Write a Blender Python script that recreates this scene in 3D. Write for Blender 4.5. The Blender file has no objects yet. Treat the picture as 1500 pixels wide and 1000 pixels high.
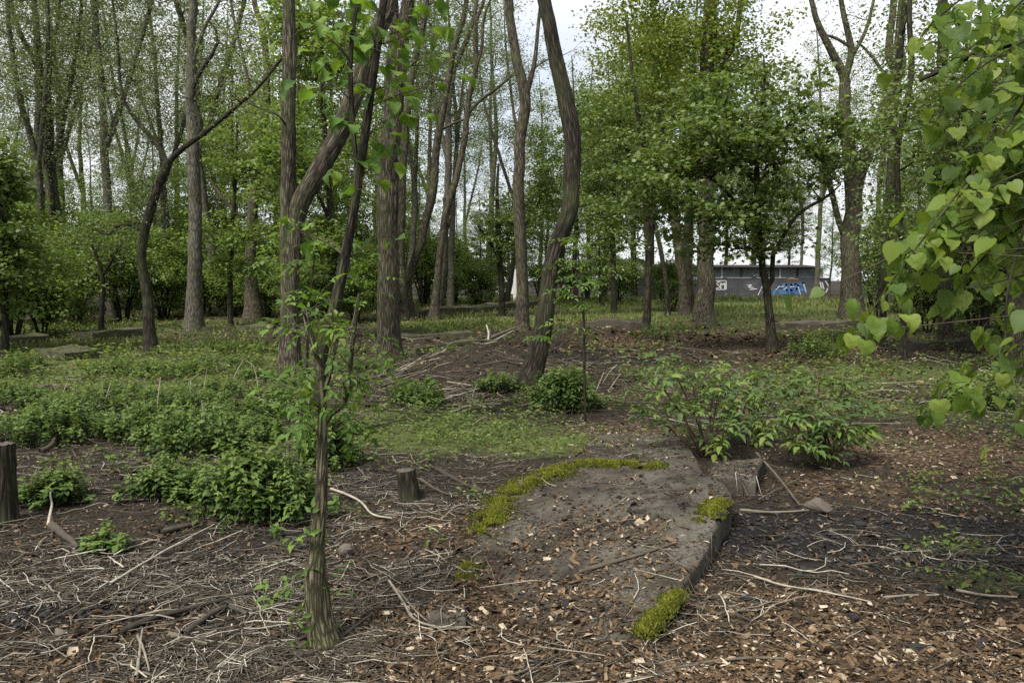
import bpy, math, random
import numpy as np

R = math.radians
SC = bpy.context.scene
COL = SC.collection
rng = np.random.default_rng(11)
random.seed(11)

# ------------------------------------------------------------------ camera, sky, sun, exposure
CAM_H, FPX, HOR = 1.55, 1166.7, 405.0
PITCH = math.atan((500 - HOR) / FPX)
cam_d = bpy.data.cameras.new('camera'); cam = bpy.data.objects.new('camera', cam_d); COL.objects.link(cam)
cam_d.lens = 28; cam_d.sensor_width = 36; cam_d.clip_start = 0.05; cam_d.clip_end = 2000
cam.location = (0, 0, CAM_H); cam.rotation_euler = (R(90) - PITCH, 0, 0)
SC.camera = cam

SUN_EL, SUN_AZ = R(52), R(215)          # azimuth clockwise from +Y (north): behind-left of the viewer
world = bpy.data.worlds.new('World'); SC.world = world; world.use_nodes = True
wn, wl = world.node_tree.nodes, world.node_tree.links
wn.clear()
w_out = wn.new('ShaderNodeOutputWorld'); w_bg = wn.new('ShaderNodeBackground')
w_sky = wn.new('ShaderNodeTexSky'); w_sky.sky_type = 'NISHITA'; w_sky.sun_disc = False
w_sky.sun_elevation = SUN_EL; w_sky.sun_rotation = SUN_AZ
w_tc = wn.new('ShaderNodeTexCoord'); w_no = wn.new('ShaderNodeTexNoise')
w_no.inputs['Scale'].default_value = 3.2; w_no.inputs['Detail'].default_value = 5
w_rmp = wn.new('ShaderNodeValToRGB')
w_rmp.color_ramp.elements[0].position = 0.30; w_rmp.color_ramp.elements[0].color = (.55, .55, .55, 1)
w_rmp.color_ramp.elements[1].position = 0.55; w_rmp.color_ramp.elements[1].color = (.97, .97, .97, 1)
w_mix = wn.new('ShaderNodeMix'); w_mix.data_type = 'RGBA'
w_n2 = wn.new('ShaderNodeTexNoise'); w_n2.inputs['Scale'].default_value = 2.1; w_n2.inputs['Detail'].default_value = 6
w_c2 = wn.new('ShaderNodeValToRGB'); w_c2.color_ramp.elements[0].position = .3; w_c2.color_ramp.elements[0].color = (.62, .65, .70, 1)
w_c2.color_ramp.elements[1].position = .68; w_c2.color_ramp.elements[1].color = (.93, .94, .96, 1)
w_ml = wn.new('ShaderNodeVectorMath'); w_ml.operation = 'SCALE'; w_ml.inputs['Scale'].default_value = 5.7      # even cloud layer
wl.new(w_tc.outputs['Generated'], w_n2.inputs['Vector']); wl.new(w_n2.outputs[0], w_c2.inputs[0]); wl.new(w_c2.outputs[0], w_ml.inputs[0]); wl.new(w_ml.outputs[0], w_mix.inputs[7])
wl.new(w_tc.outputs['Generated'], w_no.inputs['Vector']); wl.new(w_no.outputs[0], w_rmp.inputs[0])
wl.new(w_rmp.outputs[0], w_mix.inputs[0]); wl.new(w_sky.outputs[0], w_mix.inputs[6])
wl.new(w_mix.outputs[2], w_bg.inputs[0]); wl.new(w_bg.outputs[0], w_out.inputs[0])
w_bg.inputs[1].default_value = 0.11

sun_d = bpy.data.lights.new('sun', 'SUN'); sun = bpy.data.objects.new('sun', sun_d); COL.objects.link(sun)
sun_d.energy = 3.5; sun_d.angle = R(20); sun_d.color = (1, .95, .87)
sun.location = (0, 0, 40)
sun.rotation_euler = (R(90) - SUN_EL, 0, math.pi - SUN_AZ)
SC.view_settings.view_transform = 'Standard'; SC.view_settings.look = 'None'
SC.view_settings.gamma = 1; SC.view_settings.use_curve_mapping = False
SC.view_settings.exposure = 1.1
SC.cycles.max_bounces = 6; SC.cycles.diffuse_bounces = 4; SC.cycles.transmission_bounces = 4
SC.cycles.use_adaptive_sampling = True; SC.cycles.adaptive_threshold = .01
SC.cycles.glossy_bounces = 2; SC.cycles.use_denoising = False
SC.cycles.caustics_reflective = False; SC.cycles.caustics_refractive = False

# ------------------------------------------------------------------ small numeric helpers
def hash3(i, j, k, s=0):
    n = (i * 374761393 + j * 668265263 + k * 1274126177 + s * 974711) & 0xffffffff
    n = ((n ^ (n >> 13)) * 1274126177) & 0xffffffff
    return ((n ^ (n >> 16)) & 0xffff) / 65535.0
def vn(x, y, z=0.0, s=0):
    x, y, z = np.broadcast_arrays(np.asarray(x, float), np.asarray(y, float), np.asarray(z, float))
    xi, yi, zi = np.floor(x).astype(np.int64), np.floor(y).astype(np.int64), np.floor(z).astype(np.int64)
    fx, fy, fz = x - xi, y - yi, z - zi
    fx, fy, fz = [f * f * (3 - 2 * f) for f in (fx, fy, fz)]
    r = 0
    for a in (0, 1):
        for b in (0, 1):
            for c in (0, 1):
                w = (fx if a else 1 - fx) * (fy if b else 1 - fy) * (fz if c else 1 - fz)
                r = r + w * hash3(xi + a, yi + b, zi + c, s)
    return r
def fbm(x, y, z=0.0, o=3, s=0):
    r, a = 0, .5
    for i in range(o):
        r = r + a * (vn(x * 2 ** i, y * 2 ** i, z * 2 ** i, s + i) - .5); a *= .5
    return r
def unit(v): return v / (np.linalg.norm(v, axis=-1, keepdims=True) + 1e-9)
_cp, _sp = math.cos(PITCH), math.sin(PITCH)
def ray(px, py):
    a, b = (px - 750) / FPX, (500 - py) / FPX
    return np.array((a, _cp + b * _sp, -_sp + b * _cp))
def at(px, py, Y):
    d = ray(px, py); return np.array((0, 0, CAM_H)) + d * (Y / d[1])
def flat(px, py, z=0.0):
    d = ray(px, py); return np.array((0, 0, CAM_H)) + d * ((z - CAM_H) / d[2])

MOUND = flat(705, 555)
def height(x, y):
    x = np.asarray(x, float); y = np.asarray(y, float)
    h = .10 * fbm(x * .35, y * .35, 0, 2, 3) + .05 * fbm(x * 1.6, y * 1.6, 0, 3, 9)
    far = np.clip((y - 4) / 10, 0.15, 1)
    h = h * far
    m = np.exp(-(((x - MOUND[0]) / 1.25) ** 2 + ((y - MOUND[1] - .6) / 1.3) ** 2))
    h = h + m * (.42 + .12 * fbm(x * 2.5, y * 2.5, 0, 3, 21))
    m2 = np.exp(-(((x - 2.2) / 2.2) ** 2 + ((y - 21.0) / 1.6) ** 2)); h = h + .22 * m2
    return h
def gp(px, py):
    z = 0.0
    for _ in range(6):
        p = flat(px, py, z); z = float(height(p[0], p[1]))
    return np.array((p[0], p[1], z))

# ------------------------------------------------------------------ mesh building
class MB:
    def __init__(s): s.v, s.f, s.r, s.m, s.b, s.n = [], [], [], [], [], 0
    def add(s, V, F, rnd=.5, mat=0, bk=None):
        V = np.asarray(V, float).reshape(-1, 3); F = np.asarray(F, np.int64)
        s.v.append(V); s.f.append(F + s.n)
        s.r.append(np.broadcast_to(np.asarray(rnd, float), (len(V),)))
        s.m.append(np.full(len(F), mat))
        s.b.append(V if bk is None else bk); s.n += len(V)
    def mesh(s, name, mats, smooth=True, off=(0, 0, 0)):
        me = bpy.data.meshes.new(name)
        V = np.concatenate(s.v) - np.asarray(off, float)
        me.vertices.add(len(V)); me.vertices.foreach_set('co', V.ravel())
        sizes = np.concatenate([np.full(len(f), f.shape[1]) for f in s.f])
        loops = np.concatenate([f.ravel() for f in s.f])
        me.loops.add(len(loops)); me.loops.foreach_set('vertex_index', loops.astype(np.int32))
        me.polygons.add(len(sizes))
        st = np.concatenate(([0], np.cumsum(sizes)[:-1]))
        me.polygons.foreach_set('loop_start', st.astype(np.int32))
        for m in (mats if isinstance(mats, (list, tuple)) else [mats]): me.materials.append(m)
        me.polygons.foreach_set('material_index', np.concatenate(s.m).astype(np.int32))
        me.polygons.foreach_set('use_smooth', np.full(len(sizes), smooth))
        a = me.attributes.new('rnd', 'FLOAT', 'POINT'); a.data.foreach_set('value', np.concatenate(s.r).astype(np.float32))
        b = me.attributes.new('bk', 'FLOAT_VECTOR', 'POINT'); b.data.foreach_set('vector', np.concatenate(s.b).astype(np.float32).ravel())
        me.update(calc_edges=True); me.validate()
        return me

def tag(o, label=None, cat=None, group=None, kind=None):
    for k, v in (('label', label), ('category', cat), ('group', group), ('kind', kind)):
        if v: o[k] = v
    return o
def obj(name, me, parent=None, loc=None):
    o = bpy.data.objects.new(name, me); COL.objects.link(o)
    if parent: o.parent = parent
    if loc is not None: o.location = loc
    return o
def thing(name, label, cat, loc=(0, 0, 0), rz=0.0, group=None):
    o = obj(name, None, None, loc); o.rotation_euler = (0, 0, rz); o.empty_display_size = .2
    return tag(o, label, cat, group)
def copy_tree(o, parent=None):
    c = o.copy(); COL.objects.link(c); c.parent = parent
    for ch in o.children: copy_tree(ch, c)
    return c

def spline(P, n):
    P = np.asarray(P, float); k = len(P)
    Q = np.vstack((2 * P[0] - P[1], P, 2 * P[-1] - P[-2]))
    t = np.linspace(0, k - 1 - 1e-6, n); i = t.astype(int); f = (t - i)[:, None]
    a, b, c, d = Q[i], Q[i + 1], Q[i + 2], Q[i + 3]
    return .5 * (2 * b + (c - a) * f + (2 * a - 5 * b + 4 * c - d) * f ** 2 + (3 * b - a - 3 * c + d) * f ** 3)
def tube(mb, P, rad, sides=6, mat=0, rnd=.5, cap=True, bark=0.0, seed=0, freq=1.0):
    P = np.asarray(P, float); n = len(P); rad = np.broadcast_to(np.asarray(rad, float), (n,))
    T = unit(np.gradient(P, axis=0))
    ref = np.array((1., 0, 0)) if abs(T[:, 0]).mean() < .6 else np.array((0, 1., 0))
    U = unit(ref - T * (T @ ref)[:, None]); W = np.cross(T, U)
    th = np.linspace(0, 2 * math.pi, sides, endpoint=False)
    s = np.concatenate(([0], np.cumsum(np.linalg.norm(np.diff(P, axis=0), axis=1))))
    c, si = np.cos(th), np.sin(th)
    rr = np.repeat(rad[:, None], sides, 1)
    if bark:
        A = np.repeat(th[None], n, 0); S = np.repeat(s[:, None], sides, 1); r0 = rad.mean()
        k = freq * 2 * math.pi * r0 / .035 / 6.283
        wob = 1.6 * (vn(np.cos(A) * 2, np.sin(A) * 2, S * 3.0, seed) - .5)
        g = vn(np.cos(A + wob * .35) * k, np.sin(A + wob * .35) * k, S * 1.7, seed + 1)
        g2 = vn(np.cos(A) * k * 2.1, np.sin(A) * k * 2.1, S * 9, seed + 2)
        ridge = 1 - np.abs(2 * g - 1) * 1.7
        rr = rr + bark * (np.clip(ridge, -.7, 1) * .7 + .35 * g2) + bark * 1.2 * (vn(np.cos(A), np.sin(A), S * 1.2, seed + 5) - .5) - bark * .55
    V = P[:, None] + rr[..., None] * (c[None, :, None] * U[:, None] + si[None, :, None] * W[:, None])
    i = np.arange(n - 1)[:, None] * sides; j = np.arange(sides)[None]; j2 = (j + 1) % sides
    F = np.stack((i + j, i + j2, i + sides + j2, i + sides + j), -1).reshape(-1, 4)
    bk = np.stack((np.repeat(c[None], n, 0) * rr, np.repeat(si[None], n, 0) * rr, np.repeat(s[:, None], sides, 1) + seed * 3.7), -1)
    mb.add(V.reshape(-1, 3), F, rnd, mat, bk.reshape(-1, 3))
    if cap:
        e = np.vstack((V[-1], P[-1:]))
        mb.add(e, np.stack((np.arange(sides), (np.arange(sides) + 1) % sides, np.full(sides, sides)), -1), rnd, mat,
               np.vstack((bk[-1], bk[-1].mean(0)[None])))
def box(mb, c, sx, sy, sz, rz=0, rx=0, ry=0, mat=0, rnd=.5, jit=0.0, seed=0):
    V = np.array([(x, y, z) for z in (-.5, .5) for x, y in ((-.5, -.5), (.5, -.5), (.5, .5), (-.5, .5))]) * (sx, sy, sz)
    if jit: V = V + np.random.default_rng(seed).normal(0, jit, V.shape)
    for ax, an in ((0, rx), (1, ry), (2, rz)):
        if an:
            ca, sa = math.cos(an), math.sin(an); a, b = [(1, 2), (2, 0), (0, 1)][ax]
            va, vb = V[:, a].copy(), V[:, b].copy(); V[:, a] = ca * va - sa * vb; V[:, b] = sa * va + ca * vb
    F = [(3, 2, 1, 0), (4, 5, 6, 7), (0, 1, 5, 4), (1, 2, 6, 5), (2, 3, 7, 6), (3, 0, 4, 7)]
    mb.add(V + np.asarray(c, float), F, rnd, mat)
def slabgrid(mb, fx, n, m, mat=0, rnd=.5):
    """closed rounded block from a function of (u,v) on a sphere-like cube grid"""
    pass

# leaf templates: (along, across, up)
T_RH = (np.array([(0, 0, 0), (.42, .5, .14), (1, 0, -.08), (.42, -.5, .14)]), np.array([(0, 1, 2), (0, 2, 3)]))
T_OV = (np.array([(0, 0, 0), (.3, .46, .1), (.66, .32, .06), (1, 0, -.18), (.66, -.32, .06), (.3, -.46, .1), (.35, 0, -.01), (.7, 0, -.05)]),
        np.array([(0, 1, 6), (1, 2, 7), (1, 7, 6), (2, 3, 7), (0, 6, 5), (6, 4, 5), (6, 7, 4), (7, 3, 4)]))
_o = [(0, 0), (-.02, .22), (.18, .55), (.3, .34), (.62, .5), (.6, .22), (1.02, 0)]
_pv = [(a, b, .12 * abs(b)) for a, b in _o] + [(a, -b, .12 * abs(b)) for a, b in _o[-2:0:-1]] + [(.4, 0, -.02)]
T_PA = (np.array(_pv), np.array([(i, (i + 1) % 12, 12) for i in range(12)])[:, ::-1])
_h = [(0, 0), (-.09, .2), (.03, .44), (.25, .54), (.5, .48), (.75, .3), (.93, .1), (1.08, 0)]
_hv = [(a, b, .16 * abs(b) - .12 * a * a) for a, b in _h] + [(a, -b, .16 * abs(b) - .12 * a * a) for a, b in _h[-2:0:-1]] + [(.35, 0, -.03)]
T_HE = (np.array(_hv), np.array([(i, (i + 1) % 14, 14) for i in range(14)])[:, ::-1])
def leaves(mb, P, D, N, L, W, T, rnd, mat=0):
    D = unit(D); S = unit(np.cross(N, D)); N2 = np.cross(D, S)
    L = np.broadcast_to(np.asarray(L, float), (len(P),)); W = np.broadcast_to(np.asarray(W, float), (len(P),))
    tv, tf = T
    V = P[:, None] + tv[None, :, 0, None] * (D * L[:, None])[:, None] + tv[None, :, 1, None] * (S * W[:, None])[:, None] \
        + tv[None, :, 2, None] * (N2 * L[:, None])[:, None]
    F = (np.arange(len(P)) * len(tv))[:, None, None] + tf[None]
    mb.add(V.reshape(-1, 3), F.reshape(-1, 3), np.repeat(np.broadcast_to(rnd, (len(P),)), len(tv)), mat)

# ------------------------------------------------------------------ materials
def nodes(name):
    m = bpy.data.materials.new(name); m.use_nodes = True
    return m, m.node_tree.nodes, m.node_tree.links, m.node_tree.nodes['Principled BSDF']
def ramp(n, cols, pos=None):
    r = n.new('ShaderNodeValToRGB'); e = r.color_ramp.elements
    k = len(cols)
    while len(e) < k: e.new(.5)
    for i, c in enumerate(cols):
        e[i].position = pos[i] if pos else i / (k - 1); e[i].color = (*c, 1)
    return r
def attr(n, name):
    a = n.new('ShaderNodeAttribute'); a.attribute_name = name; return a
def noise(n, l, vec, scale, detail=4, rough=.6):
    t = n.new('ShaderNodeTexNoise'); t.inputs['Scale'].default_value = scale; t.inputs['Detail'].default_value = detail
    t.inputs['Roughness'].default_value = rough
    if vec is not None: l.new(vec, t.inputs['Vector'])
    return t
def mixc(n, l, f, a, b, mode='MIX'):
    m = n.new('ShaderNodeMix'); m.data_type = 'RGBA'; m.blend_type = mode
    for i, v in ((0, f), (6, a), (7, b)):
        if hasattr(v, 'links') or hasattr(v, 'is_linked'): l.new(v, m.inputs[i])
        elif i == 0: m.inputs[0].default_value = v
        else: m.inputs[i].default_value = (*v, 1)
    return m.outputs[2]
def leaf_mat(name, cols, trans=.38, rough=.45, objrnd=False, tcol=(1.2, 1.2, .5)):
    m, n, l, b = nodes(name)
    if objrnd:
        oi = n.new('ShaderNodeObjectInfo'); f = oi.outputs['Random']
    else: f = attr(n, 'rnd').outputs['Fac']
    r = ramp(n, cols); l.new(f, r.inputs[0])
    b.inputs['Roughness'].default_value = rough; b.inputs['Specular IOR Level'].default_value = .25
    if objrnd:      # side veins running out from the midrib of each single leaf
        tc = n.new('ShaderNodeTexCoord'); sx = n.new('ShaderNodeSeparateXYZ'); l.new(tc.outputs['Object'], sx.inputs[0])
        ab = n.new('ShaderNodeMath'); ab.operation = 'ABSOLUTE'; l.new(sx.outputs[1], ab.inputs[0])
        ma = n.new('ShaderNodeMath'); ma.operation = 'MULTIPLY_ADD'; l.new(ab.outputs[0], ma.inputs[0]); ma.inputs[1].default_value = -.8; l.new(sx.outputs[0], ma.inputs[2])
        ml = n.new('ShaderNodeMath'); ml.operation = 'MULTIPLY'; l.new(ma.outputs[0], ml.inputs[0]); ml.inputs[1].default_value = 480
        sn = n.new('ShaderNodeMath'); sn.operation = 'SINE'; l.new(ml.outputs[0], sn.inputs[0])
        vr = ramp(n, [(0, 0, 0), (1, 1, 1)], [.75, 1.0]); l.new(sn.outputs[0], vr.inputs[0])
        nz = noise(n, l, tc.outputs['Object'], 28, 3); nr = ramp(n, [(.72, .72, .72), (1.25, 1.25, 1.25)], [.3, .7]); l.new(nz.outputs[0], nr.inputs[0])
        cc = mixc(n, l, 1.0, r.outputs[0], nr.outputs[0], 'MULTIPLY'); vf = n.new('ShaderNodeMath'); vf.operation = 'MULTIPLY'; l.new(vr.outputs[0], vf.inputs[0]); vf.inputs[1].default_value = .22
        col = mixc(n, l, vf.outputs[0], cc, (.24, .27, .08))
        bp = n.new('ShaderNodeBump'); bp.inputs['Strength'].default_value = .5; bp.inputs['Distance'].default_value = .002; bp.invert = True; l.new(vr.outputs[0], bp.inputs['Height']); l.new(bp.outputs[0], b.inputs['Normal'])
    else: col = r.outputs[0]
    l.new(col, b.inputs['Base Color'])
    t = n.new('ShaderNodeBsdfTranslucent')
    l.new(mixc(n, l, 1.0, col, tcol, 'MULTIPLY'), t.inputs['Color'])
    mx = n.new('ShaderNodeMixShader'); mx.inputs[0].default_value = trans
    l.new(b.outputs[0], mx.inputs[1]); l.new(t.outputs[0], mx.inputs[2])
    l.new(mx.outputs[0], n['Material Output'].inputs[0])
    return m
def bark_mat(name, dark, mid, light, moss=0.0, bump=.6, scale=1.0):
    m, n, l, b = nodes(name)
    a = attr(n, 'bk'); mp = n.new('ShaderNodeMapping'); mp.inputs['Scale'].default_value = (30 * scale, 30 * scale, 3.4 * scale)
    l.new(a.outputs['Vector'], mp.inputs[0])
    n1 = noise(n, l, mp.outputs[0], 1.0, 5, .65)
    vo = n.new('ShaderNodeTexVoronoi'); vo.feature = 'DISTANCE_TO_EDGE'; vo.inputs['Scale'].default_value = 1.1
    ad = n.new('ShaderNodeVectorMath'); ad.operation = 'ADD'
    l.new(mp.outputs[0], ad.inputs[0]); l.new(n1.outputs['Color'], ad.inputs[1]); l.new(ad.outputs[0], vo.inputs['Vector'])
    cr = ramp(n, [(0, 0, 0), (1, 1, 1)], [.02, .28]); l.new(vo.outputs['Distance'], cr.inputs[0])
    h = n.new('ShaderNodeMath'); h.operation = 'MULTIPLY'; l.new(cr.outputs[0], h.inputs[0]); l.new(n1.outputs[0], h.inputs[1])
    r = ramp(n, [dark, mid, light], [.05, .38, .7]); l.new(h.outputs[0], r.inputs[0])
    g = n.new('ShaderNodeTexCoord')
    n2 = noise(n, l, g.outputs['Object'], 1.3, 4)
    c = mixc(n, l, n2.outputs[0], r.outputs[0], (.78, .8, .8), 'MULTIPLY')
    if moss:
        n3 = noise(n, l, g.outputs['Object'], 2.2, 5)
        mr = ramp(n, [(0, 0, 0), (moss, moss, moss)], [.42, .68]); l.new(n3.outputs[0], mr.inputs[0])
        c = mixc(n, l, mr.outputs[0], c, (.075, .095, .03))
    l.new(c, b.inputs['Base Color']); b.inputs['Roughness'].default_value = .9
    b.inputs['Specular IOR Level'].default_value = .2
    bp = n.new('ShaderNodeBump'); bp.inputs['Strength'].default_value = bump; bp.inputs['Distance'].default_value = .02
    l.new(h.outputs[0], bp.inputs['Height']); l.new(bp.outputs[0], b.inputs['Normal'])
    return m
def rnd_mat(name, cols, pos=None, rough=.85, nscale=30, spec=.25):
    m, n, l, b = nodes(name)
    r = ramp(n, cols, pos); l.new(attr(n, 'rnd').outputs['Fac'], r.inputs[0])
    g = n.new('ShaderNodeTexCoord'); n1 = noise(n, l, g.outputs['Object'], nscale, 3)
    k = ramp(n, [(.6, .6, .6), (1.25, 1.25, 1.25)], [.3, .7]); l.new(n1.outputs[0], k.inputs[0])
    l.new(mixc(n, l, 1.0, r.outputs[0], k.outputs[0], 'MULTIPLY'), b.inputs['Base Color'])
    b.inputs['Roughness'].default_value = rough; b.inputs['Specular IOR Level'].default_value = spec
    bp = n.new('ShaderNodeBump'); bp.inputs['Strength'].default_value = .4; bp.inputs['Distance'].default_value = .004
    l.new(n1.outputs[0], bp.inputs['Height']); l.new(bp.outputs[0], b.inputs['Normal'])
    return m
def plain(name, col, rough=.8, var=.25, scale=4):
    m, n, l, b = nodes(name)
    g = n.new('ShaderNodeTexCoord'); n1 = noise(n, l, g.outputs['Object'], scale, 5, .65)
    k = ramp(n, [tuple(c * (1 - var) for c in col), tuple(c * (1 + var) for c in col)], [.3, .7]); l.new(n1.outputs[0], k.inputs[0])
    l.new(k.outputs[0], b.inputs['Base Color']); b.inputs['Roughness'].default_value = rough
    b.inputs['Specular IOR Level'].default_value = .2
    return m

M = {}
M['bark'] = bark_mat('bark_grey_brown', (.02, .0155, .011), (.085, .07, .052), (.175, .15, .118), .35)
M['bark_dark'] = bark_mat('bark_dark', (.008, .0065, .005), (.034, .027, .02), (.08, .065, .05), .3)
M['bark_pale'] = bark_mat('bark_pale', (.035, .031, .025), (.115, .103, .083), (.2, .182, .15), .3, .5)
M['bark_moss'] = bark_mat('bark_mossy_sapling', (.025, .021, .012), (.135, .117, .074), (.27, .24, .165), .5, .8, 1.9)
M['twig'] = plain('twig_bark', (.06, .047, .035), .85, .3, 20)
M['stem_green'] = plain('green_stem', (.09, .1, .045), .6, .2, 20)
M['stem_red'] = plain('reddish_stem', (.085, .05, .035), .6, .25, 20)
G_MAPLE = [(.05, .085, .024), (.09, .138, .038), (.138, .19, .056), (.2, .25, .085)]
M['l_maple'] = leaf_mat('leaf_maple', G_MAPLE)
M['l_bright'] = leaf_mat('leaf_bright', [(.075, .125, .032), (.12, .182, .046), (.17, .235, .066), (.24, .3, .105)], .48)
M['l_bush'] = leaf_mat('leaf_bush', [(.06, .1, .028), (.1, .155, .042), (.15, .21, .062), (.215, .27, .095)], .45)
M['l_robinia'] = leaf_mat('leaf_robinia', [(.08, .115, .052), (.12, .16, .074), (.165, .205, .1), (.23, .26, .145)], .48, tcol=(1.15, 1.15, .6))
M['l_bronze'] = leaf_mat('leaf_young', [(.08, .125, .024), (.125, .175, .034), (.17, .215, .045), (.23, .235, .06)], .46)
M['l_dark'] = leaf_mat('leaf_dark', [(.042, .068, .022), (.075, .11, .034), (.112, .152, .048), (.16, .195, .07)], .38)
M['l_linden'] = leaf_mat('leaf_linden', [(.05, .095, .017), (.09, .15, .024), (.135, .2, .032), (.19, .25, .046)], .52, .5, True)
M['l_linden_in'] = leaf_mat('leaf_linden_inner', [(.06, .11, .02), (.1, .16, .028), (.145, .21, .036), (.2, .255, .05)], .52, .5)
M['l_elder'] = leaf_mat('leaf_elder', [(.04, .078, .024), (.065, .115, .032), (.098, .152, .038), (.145, .2, .042)], .34, .5, True)
M['l_sapling'] = leaf_mat('leaf_sapling', [(.05, .11, .02), (.08, .155, .026), (.115, .2, .036), (.165, .245, .05)], .45, .55, True)
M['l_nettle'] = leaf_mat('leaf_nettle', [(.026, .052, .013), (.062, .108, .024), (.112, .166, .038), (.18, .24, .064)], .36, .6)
M['l_ground'] = leaf_mat('leaf_ground_cover', [(.05, .082, .018), (.085, .128, .028), (.125, .17, .04), (.18, .205, .07)], .34, .65)
M['grass'] = leaf_mat('grass_blade', [(.065, .09, .022), (.11, .14, .036), (.165, .19, .06), (.23, .23, .1)], .35, .6)
M['moss'] = leaf_mat('moss_tuft', [(.02, .028, .006), (.07, .082, .01), (.14, .15, .016), (.22, .22, .03)], .25, .9)
M['chip'] = rnd_mat('wood_chip', [(.011, .007, .004), (.042, .026, .013), (.09, .058, .031), (.165, .112, .064), (.37, .31, .225)], [0, .3, .55, .8, 1])
M['stalk'] = rnd_mat('dry_stalk', [(.018, .0145, .01), (.055, .046, .033), (.13, .112, .083), (.38, .35, .285)], [0, .4, .75, 1], .8, 12)
M['rubble'] = rnd_mat('dark_rubble', [(.01, .01, .0105), (.022, .0215, .0215), (.045, .042, .04), (.12, .11, .1)], [0, .5, .85, 1], .75, 40)
M['stone'] = rnd_mat('grey_brown_stone', [(.06, .05, .04), (.1, .085, .068), (.15, .13, .105), (.2, .18, .15)], None, .9, 25)
M['wood'] = rnd_mat('weathered_wood', [(.018, .015, .0105), (.042, .035, .026), (.085, .073, .056), (.22, .19, .155)], None, .9, 30)
# concrete with lichen and dirt
m, n, l, b = nodes('old_concrete'); M['concrete'] = m
g = n.new('ShaderNodeTexCoord')
n1 = noise(n, l, g.outputs['Object'], 2.5, 8, .7); n2 = noise(n, l, g.outputs['Object'], 60, 4, .7)
r1 = ramp(n, [(.02, .017, .013), (.056, .049, .039), (.11, .1, .083)], [.36, .5, .7]); l.new(n1.outputs[0], r1.inputs[0])
r2 = ramp(n, [(.55, .55, .55), (1.3, 1.3, 1.3)], [.3, .7]); l.new(n2.outputs[0], r2.inputs[0])
c1 = mixc(n, l, 1.0, r1.outputs[0], r2.outputs[0], 'MULTIPLY')
n3 = noise(n, l, g.outputs['Object'], 4.3, 6, .7); r3 = ramp(n, [(0, 0, 0), (.7, .7, .7)], [.55, .72]); l.new(n3.outputs[0], r3.inputs[0])
c1 = mixc(n, l, r3.outputs[0], c1, (.06, .064, .03))
l.new(c1, b.inputs['Base Color']); b.inputs['Roughness'].default_value = .92; b.inputs['Specular IOR Level'].default_value = .2
vA = n.new('ShaderNodeTexVoronoi'); vA.inputs['Scale'].default_value = 75; l.new(g.outputs['Object'], vA.inputs['Vector'])      # exposed aggregate
rA = ramp(n, [(1.7, 1.65, 1.5), (1, 1, 1)], [.12, .3]); l.new(vA.outputs['Distance'], rA.inputs[0])
vC = n.new('ShaderNodeTexVoronoi'); vC.feature = 'DISTANCE_TO_EDGE'; vC.inputs['Scale'].default_value = 1.3; aC = n.new('ShaderNodeVectorMath'); aC.operation = 'ADD'; l.new(g.outputs['Object'], aC.inputs[0]); l.new(noise(n, l, g.outputs['Object'], 3.5, 6).outputs['Color'], aC.inputs[1]); l.new(aC.outputs[0], vC.inputs['Vector'])
rC = ramp(n, [(.15, .14, .12), (1, 1, 1)], [.004, .016]); l.new(vC.outputs['Distance'], rC.inputs[0])      # cracks
c1 = mixc(n, l, 1.0, mixc(n, l, .8, c1, rA.outputs[0], 'MULTIPLY'), rC.outputs[0], 'MULTIPLY'); l.new(c1, b.inputs['Base Color'])
bp = n.new('ShaderNodeBump'); bp.inputs['Strength'].default_value = .8; bp.inputs['Distance'].default_value = .01
l.new(mixc(n, l, 1.0, n2.outputs[0], rC.outputs[0], 'MULTIPLY'), bp.inputs['Height']); l.new(bp.outputs[0], b.inputs['Normal'])

M['concrete_moss'] = M['concrete'].copy(); M['concrete_moss'].name = 'mossy_concrete'
for nd in M['concrete_moss'].node_tree.nodes:
    if nd.type == 'VALTORGB' and abs(nd.color_ramp.elements[1].position - .72) < 1e-3:
        nd.color_ramp.elements[0].position = .38; nd.color_ramp.elements[1].position = .55; nd.color_ramp.elements[1].color = (.85, .85, .85, 1)
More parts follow.
